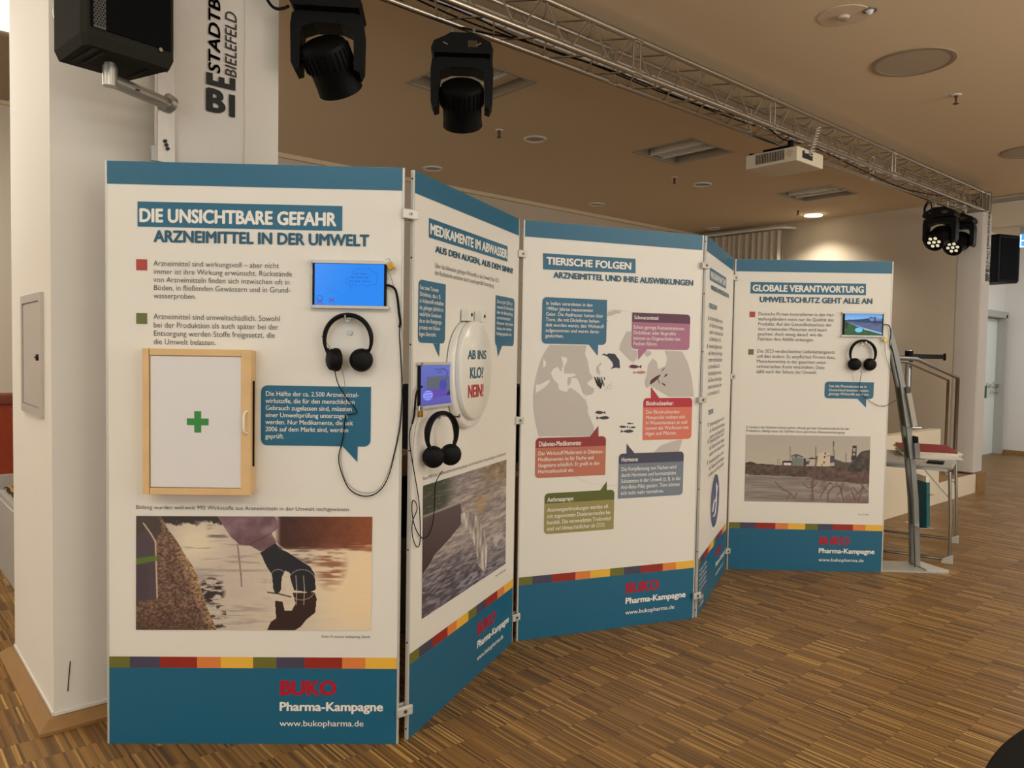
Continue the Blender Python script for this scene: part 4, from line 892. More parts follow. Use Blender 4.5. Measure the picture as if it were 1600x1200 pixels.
# ---- panel 2
flat('headline_banner', [rect(0.1135, 1.786, 0.8605, 1.855)], BLUE, P2)
text('headline', 'MEDIKAMENTE IM ABWASSER', 0.1218, 1.837, 0.8553, 1.8, WHITE, P2, 0.045)
text('headline', 'AUS DEN AUGEN, AUS DEM SINN?', 0.1636, 1.763, 0.9282, 1.736, BLUE2, P2, 0.045)
text('body_text', 'Über das Abwasser gelangen Wirkstoffe in die Umwelt. Fast 10 %\nder Rückstände entstehen durch unsachgemäße Entsorgung.', 0.1627, 1.705, 0.7652, 1.652, INK, P2, -0.006)
bubble(P2, 'speech_bubble', 0.0416, 1.63, 0.2516, 1.408, 0.022, (1,), [(0.1584, 1.407), (0.2057, 1.357), (0.2095, 1.408)], 'Fast zwei Tonnen\nDiclofenac, das z. B.\nin Voltaren® enthalten\nist, gelangen jährlich in\nnatürliche Gewässer,\nda es den Reinigungs-\nprozess von Kläran-\nlagen übersteht.', (0.0491, 1.611, 0.2351, 1.427), BLUE)
bubble(P2, 'speech_bubble', 0.7346, 1.627, 0.9554, 1.408, 0.022, (0,), [(0.7538, 1.408), (0.7703, 1.36), (0.8168, 1.409)], 'Die im Jahr 2024 er-\nneuerte EU-Richtlinie\nüber die Behandlung\nvon kommunalem\nAbwasser setzt einen\nAusbau der vierten\nReinigungsstufe vor.', (0.7454, 1.609, 0.9415, 1.449), BLUE)
text('caption', 'Rund 90 % der Arzneimittelrückstände gelangen durch menschliche Ausscheidungen in die Umwelt.', 0.0927, 0.9255, 0.8798, 0.9081, INK, P2, -0.006)
text('photo_credit', 'Foto: © Adobe Stock', 0.7821, 0.3847, 0.9036, 0.3733, INK, P2, -0.006)
p = Pic(170, 250, 0, 0, 1, 1); na = p.noise(40, 5, 4); nb = p.noise(9, 4, 3); nc = p.noise(12, 12, 3)
p.I = p.grad((104, 98, 108), (196, 182, 172), (na * .6 + nb * .55 - .28) * 1.9 - np.clip((p.Y - .5) * .9, 0, .45))
p.paint(np.clip((.3 - p.Y) * 5, 0, 1) * np.clip((p.X - .55) * 4, 0, 1), p.grad((84, 88, 60), (196, 150, 118), nc * 1.6 - .3), .75)
p.paint(np.clip((p.Y - .55) * 4, 0, 1), p.grad((52, 50, 62), (150, 146, 160), (nb - .3) * 2.2), .6)
p.blend(np.clip(1.4 - p.ell(.62, .33, .14, .11) * 1.2, 0, 1) * np.clip((nc - .35) * 4, 0, 1), (176, 138, 90), .7)
p.blend(np.clip((.24 - p.Y + (.32 - p.X) * .3) * 12, 0, 1) * np.clip((.34 - p.X) * 8, 0, 1) * np.clip((nb - .1) * 3, 0, 1), (46, 56, 40), .9)
p.paint(p.mask([(0, .24), (.39, .235), (.405, .3), (.40, .42), (.28, .49), (.12, .56), (.06, .62), (0, .66)]), p.grad((88, 70, 76), (60, 46, 48), p.Y * 2.2 - .5))
p.line([(0, .232), (.39, .235)], .012, (170, 165, 165), .8)
st_ = p.mask([(.40, .33), (.5, .34), (.6, .42), (.7, .6), (.76, .85), (.70, .95), (.62, .86), (.58, .68), (.5, .5), (.40, .41)]); p.paint(st_, p.grad((120, 112, 112), (222, 212, 202), (p.noise(4, 30, 3) - .25) * 2), .95)
p.blend(np.clip(1.3 - p.ell(.88, .72, .2, .12), 0, 1) * np.clip((nc - .3) * 3, 0, 1), (214, 202, 196), .75); p.blend(np.clip(1.2 - p.ell(.62, .95, .3, .06), 0, 1) * np.clip((nb - .3) * 4, 0, 1), (176, 170, 180), .7)
p.mesh('photo_print', [(0.0935, 0.8928), (0.8884, 0.8894), (0.8983, 0.4045), (0.0964, 0.405)], vmat('photo_print', .4), P2)
# toilet seat and lid
ts = thing('toilet_seat', 'white toilet seat with lid reading AB INS KLO? NEIN! mounted on the second panel', 'toilet seat', P2.location, PO[1][2])
def egg(cu, cz, hu, hz, n=48, k=0.14):
    r = []
    for i in range(n):
        a = 2 * PI * i / n; s_ = math.sin(a); c_ = math.cos(a)
        e = 0.88 if s_ < 0 else 0.72
        r.append((cu + hu * math.copysign(abs(c_) ** 0.92, c_) * (1 - k * max(0, s_) ** 2), cz + hz * math.copysign(abs(s_) ** e, s_)))
    return r
def dome(name, o, y0, y1, inset, parent, hole=None, m=WHITEP):
    bm = bmesh.new(); cu = sum(p_[0] for p_ in o) / len(o); cz = sum(p_[1] for p_ in o) / len(o)
    def ring(f, y): return [bm.verts.new((cu + (a - cu) * f, y, cz + (b - cz) * f)) for a, b in o]
    R2 = [ring(1, y0), ring(1, y0 + (y1 - y0) * .5), ring(1 - inset * .3, y0 + (y1 - y0) * .85), ring(1 - inset, y1)]
    if hole: R2.append(ring(hole, y1)); R2.append(ring(hole, y0))
    n = len(o)
    for a, b in zip(R2, R2[1:]):
        for i in range(n): bm.faces.new((a[i], a[(i + 1) % n], b[(i + 1) % n], b[i]))
    if not hole: bm.faces.new(R2[-1])
    bmesh.ops.recalc_face_normals(bm, faces=bm.faces); me = bpy.data.meshes.new(name); bm.to_mesh(me); bm.free(); me.materials.append(m)
    for p_ in me.polygons: p_.use_smooth = True
    me.set_sharp_from_angle(angle=0.9); return link(name, me, parent)
dome('seat_ring', egg(0.437, 1.288, 0.172, 0.214), -0.003, -0.030, 0.06, ts, 0.66)
lid = dome('seat_lid', egg(0.433, 1.306, 0.150, 0.196), -0.031, -0.052, 0.035, ts)
for uu in (0.40, 0.525):
    h = MB().box((uu, -0.022, 1.522), (0.036, 0.038, 0.046), bev=0.005).build('hinge_block', WHITEP, ts); MB().cyl((uu, -0.0415, 1.524), (uu, -0.043, 1.524), 0.007, n=14).build('hinge_screw', DARK, h)
text('lettering', 'AB INS', 0.3447, 1.385, 0.5213, 1.35, mat('lid_teal', (30, 96, 116), 0.5), lid, 0.03, y=-0.0535)
text('lettering', 'KLO?', 0.3676, 1.318, 0.4952, 1.275, mat('lid_teal', (30, 96, 116), 0.5), lid, 0.03, y=-0.0535)
text('lettering', 'NEIN!', 0.3523, 1.249, 0.4981, 1.2, mat('lid_red', (186, 30, 40), 0.5), lid, 0.03, y=-0.0535)

# ---- panel 3
LAND = mat('print_land_grey', (196, 190, 184), 0.5)
gcx, gcz = (0.4955, 1.162); gl_, _z = (0.0678, 1.164); _u, gt_ = (0.4843, 1.598); gr = gcx - gl_; gh = gt_ - gcz
def G(x, y):   # picture coordinates of the globe drawing -> panel, filled in from the table below
    return GLOBE(x, y)
KX = [(0.045, 1.654), (1.015, 1.697), (0.0618, 0.8036), (1.046, 0.7621)]
def GLOBE(x, y):
    a = x / 1157.0; b = y / 1200.0
    # projective map of the drawing's square onto the panel plane
    (x0, y0), (x1, y1), (x2, y2), (x3, y3) = KX[0], KX[1], KX[3], KX[2]
    dx1, dx2, sx = x1 - x2, x3 - x2, x0 - x1 + x2 - x3; dy1, dy2, sy = y1 - y2, y3 - y2, y0 - y1 + y2 - y3
    den = dx1 * dy2 - dx2 * dy1; g_ = (sx * dy2 - dx2 * sy) / den; h_ = (dx1 * sy - sx * dy1) / den
    A = x1 - x0 + g_ * x1; B = x3 - x0 + h_ * x3; D2 = y1 - y0 + g_ * y1; E2 = y3 - y0 + h_ * y3; w_ = g_ * a + h_ * b + 1
    return ((A * a + B * b + x0) / w_, (D2 * a + E2 * b + y0) / w_)
def gp(l): return [GLOBE(x, y) for x, y in l]
gm = flat('globe_print', [
    gp([(52, 950), (30, 860), (16, 760), (14, 680), (22, 610), (36, 540), (60, 460), (90, 390), (125, 338), (370, 342), (360, 400), (380, 450), (390, 520), (415, 560), (372, 595), (385, 610), (420, 630), (420, 655), (400, 672), (370, 676), (345, 655), (330, 600), (310, 562), (270, 560), (262, 600), (245, 615), (240, 640), (262, 625), (290, 640), (330, 675), (365, 710), (380, 760), (378, 790), (395, 830), (420, 890), (425, 950)]),
    gp([(640, 250), (670, 246), (672, 370), (715, 378), (705, 430), (685, 455), (660, 440), (620, 395), (593, 370), (600, 330), (620, 290)]),
    gp([(515, 118), (560, 105), (600, 110), (598, 128), (575, 128), (540, 142), (500, 148)]),
    gp([(760, 378), (800, 380), (805, 400), (780, 418), (760, 405)]),
    gp([(895, 378), (1010, 382), (1050, 460), (1075, 560), (1088, 685), (925, 684), (860, 645), (800, 610), (775, 625), (760, 590), (776, 540), (785, 470), (815, 430), (840, 450), (850, 500), (900, 480), (915, 430)]),
    gp([(820, 1058), (870, 1010), (940, 985), (1005, 970), (1010, 985), (985, 1060)]),
    gp([(435, 490), (465, 455), (470, 470), (450, 490), (465, 530), (455, 540), (440, 520)]), gp([(495, 185), (520, 180), (512, 172)])], LAND, P3, -0.0006)
flat('globe_print', [gp([(200, 415), (240, 425), (238, 450), (218, 490), (220, 530), (285, 530), (302, 540), (285, 550), (245, 555), (240, 590), (245, 605), (243, 650), (215, 650), (185, 635), (180, 600), (150, 570), (132, 530), (145, 500), (175, 485), (200, 520), (215, 470)]),
    gp([(80, 430), (100, 455), (95, 480), (80, 490)]), gp([(30, 605), (60, 602), (122, 570), (122, 590), (85, 625), (32, 660)])], BOARD, P3, -0.00075)
cp = [(gcx + gr * math.cos(a), gcz + gh * math.sin(a)) for a in np.linspace(0, 2 * PI, 60)]
tube('globe_outline', [(a, 0.0, b) for a, b in cp], 0.0006, LAND, P3, smooth_path=False)
NAVY = mat('print_navy', (40, 42, 66), 0.5); DKR = mat('print_maroon', (84, 26, 36), 0.5)
flat('bird_print', [gp([(470, 402), (490, 396), (505, 405), (515, 395), (560, 398), (590, 440), (595, 495), (565, 490), (530, 500), (550, 480), (545, 455), (510, 415)])], NAVY, P3)
def fish(x, y, l, h, m, fl_=1): flat('fish_print', [gp([(x, y), (x + fl_ * l * .25, y - h), (x + fl_ * l * .6, y - h * .7), (x + fl_ * l * .85, y), (x + fl_ * l, y - h), (x + fl_ * l, y + h), (x + fl_ * l * .83, y + h * .3), (x + fl_ * l * .5, y + h), (x + fl_ * l * .2, y + h * .8)])], m, P3)
fish(652, 483, 86, 13, DKR); fish(770, 522, -86 * -1, 11, mat('print_pink', (196, 130, 124), 0.5), -1); fish(428, 790, 68, 12, INK); fish(525, 826, 88, 12, INK, -1); fish(588, 886, 60, 8, INK); fish(640, 864, 42, 5, INK); fish(700, 890, 44, 6, INK, -1); fish(688, 916, 88, 11, INK, -1)
flat('insect_print', [gp([(793, 600), (800, 575), (830, 552), (862, 536), (866, 542), (850, 565), (820, 590), (800, 603)]), gp([(862, 540), (880, 500), (900, 488), (872, 520)]), gp([(885, 555), (900, 535), (915, 530), (905, 548)]), gp([(870, 590), (895, 600), (900, 616), (880, 604)]), gp([(845, 565), (850, 580), (858, 598), (862, 598), (852, 570)])], DKR, P3)
tw = []
for k in range(13):
    x_ = 425 + k * 5.4; tw.append(gp([(462, 632), (x_ - 3, 560 + (k % 3) * 16), (x_ + 1, 548 + (k % 3) * 16), (466, 632)]))
    tw.append(gp([(x_ - 4, 555 + (k % 4) * 14), (x_ + 3, 575 + (k % 4) * 14), (x_ + 7, 572 + (k % 4) * 14), (x_ + 1, 552 + (k % 4) * 14)]))
flat('plant_print', tw, INK, P3)
tube('plant_print', [(a, -0.0005, b) for a, b in gp([(490, 645), (520, 600), (548, 610), (530, 640), (500, 620), (540, 590)])], 0.0006, LAND, P3)
flat('headline_banner', [[(0.1019, 1.851), (0.604, 1.855), (0.606, 1.784), (0.1035, 1.775)]], BLUE, P3)
text('headline', 'TIERISCHE FOLGEN', 0.1188, 1.834, 0.58, 1.8, WHITE, P3, 0.045)
text('headline', 'ARZNEIMITTEL UND IHRE AUSWIRKUNGEN', 0.1569, 1.766, 0.9472, 1.738, BLUE2, P3, 0.045)
M_ = lambda n, c: mat('print_' + n, c, 0.45)
bubble(P3, 'speech_bubble', 0.1031, 1.645, 0.4495, 1.424, 0.022, (1,), [(0.3543, 1.425), (0.4048, 1.37), (0.4055, 1.425)], 'In Indien verendeten in den\n1990er Jahren massenweise\nGeier. Die Aasfresser hatten über\nTiere, die mit Diclofenac behan-\ndelt worden waren, den Wirkstoff\naufgenommen und waren daran\ngestorben.', (0.1215, 1.625, 0.4347, 1.449), BLUE)
def hb(box, zh, title, tb, body, bb, hm, m, tail, sharp):
    return bubble(P3, 'speech_bubble', *box, 0.02, sharp, tail, body, bb, m, head=(hm, zh, title, tb))
hb((0.593, 1.589, 0.9343, 1.407), (0.5943, 1.542)[1], 'Schmerzmittel:', (0.6044, 1.574, 0.7459, 1.556), 'Schon geringe Konzentrationen\nDiclofenac oder Ibuprofen\nkönnen zu Organschäden bei\nFischen führen.', (0.602, 1.526, 0.8987, 1.426), M_('plum', (88, 34, 70)), M_('mauve', (172, 108, 140)), [(0.631, 1.405), (0.6324, 1.352), (0.6846, 1.409)], (0,))
hb((0.6692, 1.161, 0.9605, 0.9479), (0.6705, 1.114)[1], 'Blutdrucksenker:', (0.6846, 1.145, 0.8462, 1.124), 'Der Blutdrucksenker\nMetoprolol reichert sich\nin Wasserinsekten an und\nhemmt das Wachstum von\nAlgen und Pflanzen.', (0.684, 1.099, 0.9403, 0.9667), M_('crimson', (184, 24, 48)), M_('salmon', (220, 116, 92)), [(0.7123, 1.157), (0.7106, 1.217), (0.7631, 1.159)], (3,))
hb((0.0816, 0.9732, 0.4602, 0.7804), (0.0826, 0.9256)[1], 'Diabetes-Medikamente:', (0.0986, 0.9559, 0.324, 0.9326), 'Der Wirkstoff Metformin in Diabetes-\nMedikamenten ist für Fische und\nSäugetiere schädlich. Er greift in den\nHormonhaushalt ein.', (0.0962, 0.9083, 0.4471, 0.8033), M_('darkred', (148, 38, 38)), M_('clay', (192, 112, 86)), [(0.3652, 0.9661), (0.4167, 1.026), (0.4182, 0.9648)], (2,))
hb((0.5352, 0.8833, 0.9167, 0.6574), (0.5365, 0.8318)[1], 'Hormone:', (0.5503, 0.8635, 0.6465, 0.8423), 'Die Fortpflanzung von Fischen wird\ndurch Hormone und hormonaktive\nSubstanzen in der Umwelt (z. B. in der\nAnti-Baby-Pille) gestört. Tiere können\nsich nicht mehr vermehren.', (0.5497, 0.8152, 0.9025, 0.6748), M_('darkslate', (64, 66, 88)), M_('greyblue', (118, 130, 146)), [(0.5791, 0.8802), (0.5776, 0.9334), (0.6288, 0.8786)], (3,))
hb((0.1339, 0.7046, 0.5141, 0.506), (0.1349, 0.6549)[1], 'Asthmasprays:', (0.1478, 0.6837, 0.2887, 0.6557), 'Atemwegserkrankungen werden oft\nmit sogenannten Dosieraerosolen be-\nhandelt. Die verwendeten Treibmittel\nsind viel klimaschädlicher als CO2.', (0.1488, 0.6339, 0.4974, 0.5217), M_('olivedark', (92, 98, 34)), M_('khaki', (156, 146, 88)), [(0.4214, 0.6897), (0.47, 0.748), (0.4716, 0.6871)], (2,))

# ---- panel 4
flat('headline_banner', [rect(0.1218, 1.784, 0.6937, 1.85)], BLUE, P4)
text('headline', 'WAS KANN MAN TUN?', 0.134, 1.833, 0.6627, 1.797, WHITE, P4, 0.045)
text('headline', 'WENIGER UMWELTBELASTUNG', 0.1663, 1.761, 0.8318, 1.737, BLUE2, P4, 0.045)
para = 'Arzneimittel gehören nicht in\ndie Toilette oder den Ausguss,\nsondern in den Hausmüll oder\nzur Sammelstelle vor Ort.'
a, b = (0.1216, 1.662); text('body_text', 'GESELLSCHAFT', a, b, a + 0.27, b - 0.026, BLUE2, P4, 0.03)
for a, b in [(0.1528, 1.596), (0.1471, 1.445), (0.1509, 1.297)]: text('body_text', para, a, b, a + 0.48, b - 0.135, INK, P4)
a, b = (0.1957, 1.083); text('body_text', 'POLITIK', a, b, a + 0.16, b - 0.026, BLUE2, P4, 0.03)
for a, b in [(0.2486, 1.013), (0.2539, 0.9166), (0.2622, 0.8018)]: text('body_text', para[:89], a, b, a + 0.55, b - 0.095, INK, P4)
for (a, b) in [(0.1149, 1.58), (0.0994, 1.43), (0.1882, 1.004), (0.2031, 0.911), (0.2014, 0.7952)]: flat('bullet_mark', [rect(a, b - 0.012, a + 0.012, b + 0.012)], INK, P4)
bx, bz = (0.5044, 0.5353); e_ = lambda r: [(bx + r * math.cos(a), bz + r * math.sin(a)) for a in np.linspace(0, 2 * PI, 40)[:-1]]
flat('round_badge', [e_(0.172)], WHITE, P4, -0.0007); flat('round_badge', [e_(0.155)], M_('badge_blue', (66, 82, 124)), P4, -0.0010)
tube('round_badge', [(bx - 0.06, -0.0012, bz - .08), (bx + 0.0, -0.0012, bz - .1), (bx + 0.05, -0.0012, bz + .0), (bx + 0.02, -0.0012, bz + .1)], 0.004, WHITE, P4)
tube('round_badge', [(bx - 0.09, -0.0012, bz - .05), (bx - 0.04, -0.0012, bz + .02), (bx + 0.02, -0.0012, bz - .02), (bx + 0.06, -0.0012, bz + .08)], 0.004, WHITE, P4)
text('body_text', 'Herausgeber und Redaktion:\nPharma-Kampagne Bielefeld\nGestaltung der Ausstellung\nGefördert durch Mittel der\nStiftung Umwelt und Leben', 0.05, 0.245, 0.28, 0.115, WHITE, P4)
flat('logo_field', [rect(0.05, 0.03, 0.19, 0.075)], WHITE, P4); flat('logo_field', [rect(0.215, 0.045, 0.24, 0.075)], M_('leaf', (90, 140, 60)), P4)
text('logo_lettering', 'ENGAGEMENT', 0.058, 0.062, 0.182, 0.043, BLUE2, P4, 0.03, y=-0.0016)

# ---- panel 5
flat('headline_banner', [[(0.102, 1.856), (0.834, 1.856), (0.8366, 1.783), (0.1021, 1.783)]], BLUE, P5)
text('headline', 'GLOBALE VERANTWORTUNG', 0.1147, 1.839, 0.8219, 1.798, WHITE, P5, 0.045)
text('headline', 'UMWELTSCHUTZ GEHT ALLE AN', 0.1619, 1.763, 0.8792, 1.729, BLUE2, P5, 0.045)
flat('bullet_square', [rect(0.1005, 1.632, 0.1362, 1.667)], mat('print_bullet_red', (176, 66, 58), 0.5), P5)
flat('bullet_square', [rect(0.0995, 1.392, 0.134, 1.427)], mat('print_bullet_olive', (104, 112, 56), 0.5), P5)
text('body_text', 'Deutsche Firmen kontrollieren in den Her-\nstellungsländern meist nur die Qualität des\nProdukts. Auf den Gesundheitsschutz der\ndort arbeitenden Menschen wird kaum\ngeachtet. Auch wenig darauf, wie die\nFabriken ihre Abfälle entsorgen.', 0.1567, 1.665, 0.6439, 1.477, INK, P5, -0.006)
text('body_text', 'Das 2023 verabschiedete Lieferkettengesetz\nsoll dies ändern. Es verpflichtet Firmen dazu,\nMenschenrechte in der gesamten unter-\nnehmerischen Kette einzuhalten. Dazu\nzählt auch der Schutz der Umwelt.', 0.1557, 1.428, 0.6549, 1.275, INK, P5, -0.006)
bubble(P5, 'speech_bubble', 0.5952, 1.228, 0.9074, 1.121, 0.022, (1,), [(0.8073, 1.121), (0.8624, 1.066), (0.8616, 1.122)], 'Fast alle Pharmakonzerne in\nDeutschland beziehen kosten-\ngünstige Wirkstoffe aus Asien.', (0.6204, 1.208, 0.8802, 1.137), BLUE)
text('caption', 'In Ländern des Globalen Südens gelten oftmals geringe Umweltstandards bei der\nProduktion. Häufig haben die Fabriken keine geordnete Abwasserentsorgung.', 0.1007, 0.9352, 0.7623, 0.8904, INK, P5, -0.006)
text('photo_credit', 'Foto: © SUNI', 0.8377, 0.3787, 0.9038, 0.3684, INK, P5, -0.006)
p = Pic(260, 136, 40, 60, 1530, 890); na = p.noise(70, 6, 4); nb = p.noise(7, 7, 3); nc = p.noise(14, 10, 3)
p.I = p.grad((184, 178, 166), (196, 186, 174), (p.Y - 60) / 400)
wt = p.Y > 560; p.paint(wt, p.grad((128, 118, 112), (164, 154, 148), na * 1.8 - .4))
for yy in (690, 715, 780, 850): p.line([(120, yy), (300, yy - 4), (500, yy + 3)], 4, (92, 82, 80), .6)
p.paint(p.mask([(30, 430), (200, 420), (330, 428), (900, 440), (1200, 430), (1530, 440), (1530, 640), (1000, 620), (820, 575), (30, 556)]), p.grad((60, 48, 42), (112, 88, 78), nb * 1.5 - .2))
p.poly([(30, 440), (40, 410), (90, 396), (140, 402), (185, 430)], (66, 54, 50)); p.poly([(180, 432), (230, 416), (290, 425), (300, 440)], (60, 52, 48))
p.poly([(410, 352), (460, 352), (460, 428), (412, 428)], (176, 170, 154)); p.poly([(485, 380), (605, 380), (605, 432), (480, 432)], (50, 40, 40)); p.poly([(500, 402), (588, 402), (588, 432), (500, 432)], (226, 218, 212))
p.poly([(590, 330), (650, 292), (725, 328), (728, 436), (605, 436)], (120, 132, 124)); p.line([(588, 318), (650, 296), (724, 324)], 7, (52, 44, 46)); p.poly([(600, 325), (645, 300), (720, 330), (715, 350), (655, 340), (610, 350)], (150, 150, 160), .8)
p.poly([(635, 305), (655, 305), (655, 335), (635, 335)], (52, 46, 48)); p.poly([(735, 345), (760, 340), (775, 400), (770, 436), (735, 436)], (66, 60, 56))
p.poly([(775, 350), (830, 332), (900, 340), (890, 436), (765, 436)], (196, 186, 180)); p.poly([(775, 350), (830, 330), (895, 338), (890, 350)], (60, 50, 50)); p.blend(p.mask([(770, 380), (830, 370), (835, 420), (770, 420)]) * (nb > .5), (80, 74, 74))
p.poly([(905, 290), (960, 262), (1040, 275), (1056, 310), (1054, 436), (890, 436)], (214, 200, 176)); p.blend(p.mask([(905, 290), (1054, 300), (1054, 436), (890, 436)]) * (nc > .58), (160, 140, 120), .7)
for a, b in ((985, 268), (978, 312), (972, 378)): p.poly([(a, b), (a + 20, b), (a + 20, b + 22), (a, b + 22)], (50, 40, 40))
p.poly([(1054, 305), (1104, 302), (1104, 390), (1056, 395)], (80, 72, 90)); p.poly([(1108, 345), (1220, 382), (1290, 386), (1290, 440), (1108, 440)], (84, 78, 70))
for a, b, c_, w2 in ((572, 200, 380, 5), (880, 200, 345, 6), (1090, 130, 290, 6), (1108, 235, 310, 5), (1243, 270, 380, 6)): p.line([(a, b), (a, c_)], w2, (104, 88, 84))
p.line([(1090, 130), (1090, 180)], 11, (90, 70, 66), .8)
p.poly([(1318, 178), (1368, 174), (1374, 360), (1306, 360)], (52, 44, 46)); p.poly([(1322, 205), (1360, 205), (1360, 248), (1322, 248)], (170, 160, 156)); p.poly([(1322, 265), (1354, 265), (1350, 295), (1322, 295)], (170, 160, 156))
p.paint(p.mask([(1280, 440), (1300, 380), (1350, 345), (1390, 290), (1420, 250), (1470, 236), (1530, 225), (1530, 500), (1280, 500)]), p.grad((40, 34, 32), (90, 78, 70), nb * 1.6 - .2))
p.paint(p.mask([(1300, 560), (1480, 470), (1530, 480), (1530, 650), (1300, 640)]), p.grad((70, 52, 48), (132, 96, 88), nb))
br_ = (104, 78, 76)
p.blend(((p.Y > 620) & (p.X > 820)) * np.clip((nc - .48) * 7, 0, 1), (120, 92, 90), .6)
for pts, w2 in [([(400, 640), (480, 720), (590, 780), (545, 860)], 8), ([(475, 745), (570, 760)], 6), ([(600, 790), (640, 850), (670, 770)], 8), ([(895, 320), (880, 450), (860, 570), (850, 700), (860, 860)], 15), ([(960, 410), (940, 500), (920, 570)], 7), ([(860, 570), (780, 610)], 8), ([(740, 660), (800, 710), (860, 700), (910, 640)], 9), ([(950, 820), (1010, 700), (1060, 640), (1090, 660)], 11), ([(1040, 860), (1040, 770), (1100, 690), (1180, 680), (1230, 860)], 12), ([(1220, 640), (1200, 740), (1150, 790)], 10), ([(1330, 760), (1370, 860)], 14), ([(1340, 690), (1400, 770), (1460, 680), (1500, 740)], 10), ([(860, 600), (1000, 605), (1120, 600)], 14), ([(1420, 600), (1460, 700), (1400, 860)], 12)]: p.line(pts, w2, br_, .85)
p.mesh('photo_print', [(0.1024, 0.8773), (0.8977, 0.8797), (0.901, 0.4458), (0.1029, 0.4453)], vmat('photo_print', .4), P5)

# ================================================================== TABLE WITH PAPERS, RACK, BARRIER, RAIL
TA = V(5.60, 1.83); ta = math.atan2(0.2, 0.71)      # x along the short right end
tb = thing('folding_table', 'grey folding table with tubular legs behind the farthest panel', 'table', (5.60, 1.83, 0), ta)
TT = mat('table_top', (168, 166, 160), 0.4)
MB().box((0.385, 0.69, 0.655), (0.76, 1.28, 0.022), bev=0.008).build('table_top', TT, tb)
MB().box((0.385, 0.69, 0.635), (0.72, 1.22, 0.02)).build('apron', ALU, tb)
for sx in (0.04, 0.74):
    tube('leg_frame', [(sx, 0.07, 0.625), (sx, 0.055, 0.3), (sx, 0.05, 0.06), (sx, 0.06, 0.03), (sx, 0.12, 0.025), (sx, 0.55, 0.025)], 0.011, STEEL, tb, smooth_path=False)
    MB().prism([(0.0, 0.0), (0.0, 0.055), (0.02, 0.055), (0.06, 0.03), (0.07, 0.0)], sx - 0.013, sx + 0.013, 'YZ').build('foot_cap', mat('foot_grey', (190, 188, 182), 0.5), tb).location = (0, 0.03, 0)
    tube('leg_frame', [(sx, 1.2, 0.625), (sx, 1.2, 0.06), (sx, 1.18, 0.025), (sx, 0.5, 0.025)], 0.011, STEEL, tb, smooth_path=False)
    tube('brace_rod', [(sx, 0.07, 0.45), (sx, 0.22, 0.625)], 0.004, STEEL, tb, smooth_path=False)
def on_table(u, v, z=0.6662): 
    c_, s_ = math.cos(ta), math.sin(ta); return (5.60 + u * c_ - v * s_, 1.83 + u * s_ + v * c_, z)
PAPER = mat('paper', (226, 220, 208), 0.8)
stk = thing('paper_stack', 'stack of white printed papers on the table under the red folder', 'papers', on_table(0.62, 0.26), ta + 0.25)
for k in range(7): MB().box((random.uniform(-.01, .01), random.uniform(-.012, .012), 0.003 + k * 0.006), (0.52 - 0.01 * (k % 3), 0.36, 0.0056), rz=random.uniform(-.05, .05)).build('paper_pad', PAPER, stk)
fo = thing('red_folder', 'red folder lying on top of the paper stack', 'folder', on_table(0.64, 0.27, 0.6662 + 0.0425), ta + 0.2)
MB().box((0, 0, 0.006), (0.50, 0.36, 0.010), bev=0.002).build('cover', mat('folder_red', (140, 34, 34), 0.5), fo)
MB().box((0, -0.181, 0.006), (0.47, 0.003, 0.006)).build('page_edge', PAPER, fo)
o = MB().box((0, 0, 0.006), (0.13, 0.1, 0.012), bev=0.003).build('black_case', BLACK); tag(o, 'flat black case on the table edge in front of the papers', 'case'); o.location = on_table(0.12, 0.16); o.rotation_euler = (0, 0, ta)
def standing_card(name, label, u, v, w_, h_, th, rz, m, cat='brochure'):
    t = thing(name, label, cat, on_table(u, v), rz); MB().box((0, 0, h_ / 2), (w_, th, h_)).build('card', m, t); return t
YEL = mat('print_card_yellow', (206, 196, 50), 0.5)
y1 = standing_card('yellow_brochure', 'yellow brochure with black marks standing at the panel edge', -0.02, 0.60, 0.12, 0.22, 0.012, -0.75, YEL)
flat('brochure_print', [rect(-.03, .12, .05, .128), rect(-.02, .03, .0, .09), rect(.02, .03, .035, .09)], mat('print_black', (20, 20, 20), .7), y1, -0.0065)
w1 = standing_card('white_brochure', 'white brochure with grey columns standing beside the yellow brochure', 0.06, 0.55, 0.15, 0.28, 0.012, -0.75, PAPER)
flat('brochure_print', [rect(-.05, .14, -.02, .2), rect(-.01, .14, .02, .2), rect(.03, .14, .05, .2), rect(-.05, .09, .05, .1)], mat('print_grey', (150, 150, 150), .7), w1, -0.0065)
flat('brochure_print', [rect(-.03, .03, .02, .05)], M_('card_red', (190, 50, 50)), w1, -0.0065)
# literature rack
rk = thing('literature_rack', 'curved grey metal literature rack with a broad foot beside the farthest panel', 'rack', (5.34, 1.995, 0), cr)
RG = mat('rack_grey', (132, 134, 130), 0.4, 0.55)
cz_ = [(-0.005, 0.0), (-0.018, 0.2), (-0.035, 0.45), (-0.065, 0.7), (-0.105, 0.95), (-0.15, 1.2), (-0.20, 1.40), (-0.26, 1.60)]
for yy in (-0.03, 0.03):
    bmm = MB(); A = []
    for x, z in cz_:
        z2 = z; A.append([bmm.bm.verts.new((x + dx, yy + dy, z2 + 0.012)) for dx, dy in ((-0.018, -0.01), (0.014, -0.01), (0.014, 0.01), (-0.018, 0.01))])
    for a, b in zip(A, A[1:]):
        for i in range(4): bmm.bm.faces.new((a[i], a[(i + 1) % 4], b[(i + 1) % 4], b[i]))
    bmm.bm.faces.new(A[0]); bmm.bm.faces.new(A[-1]); bmm.build('upright', RG, rk)
MB().prism([(0.14, -0.14), (0.06, 0.10), (-0.42, 0.12), (-0.42, -0.11)], 0.0, 0.012, 'XY').build('foot_plate', mat('foot_alu', (186, 186, 180), 0.4, 0.5), rk)
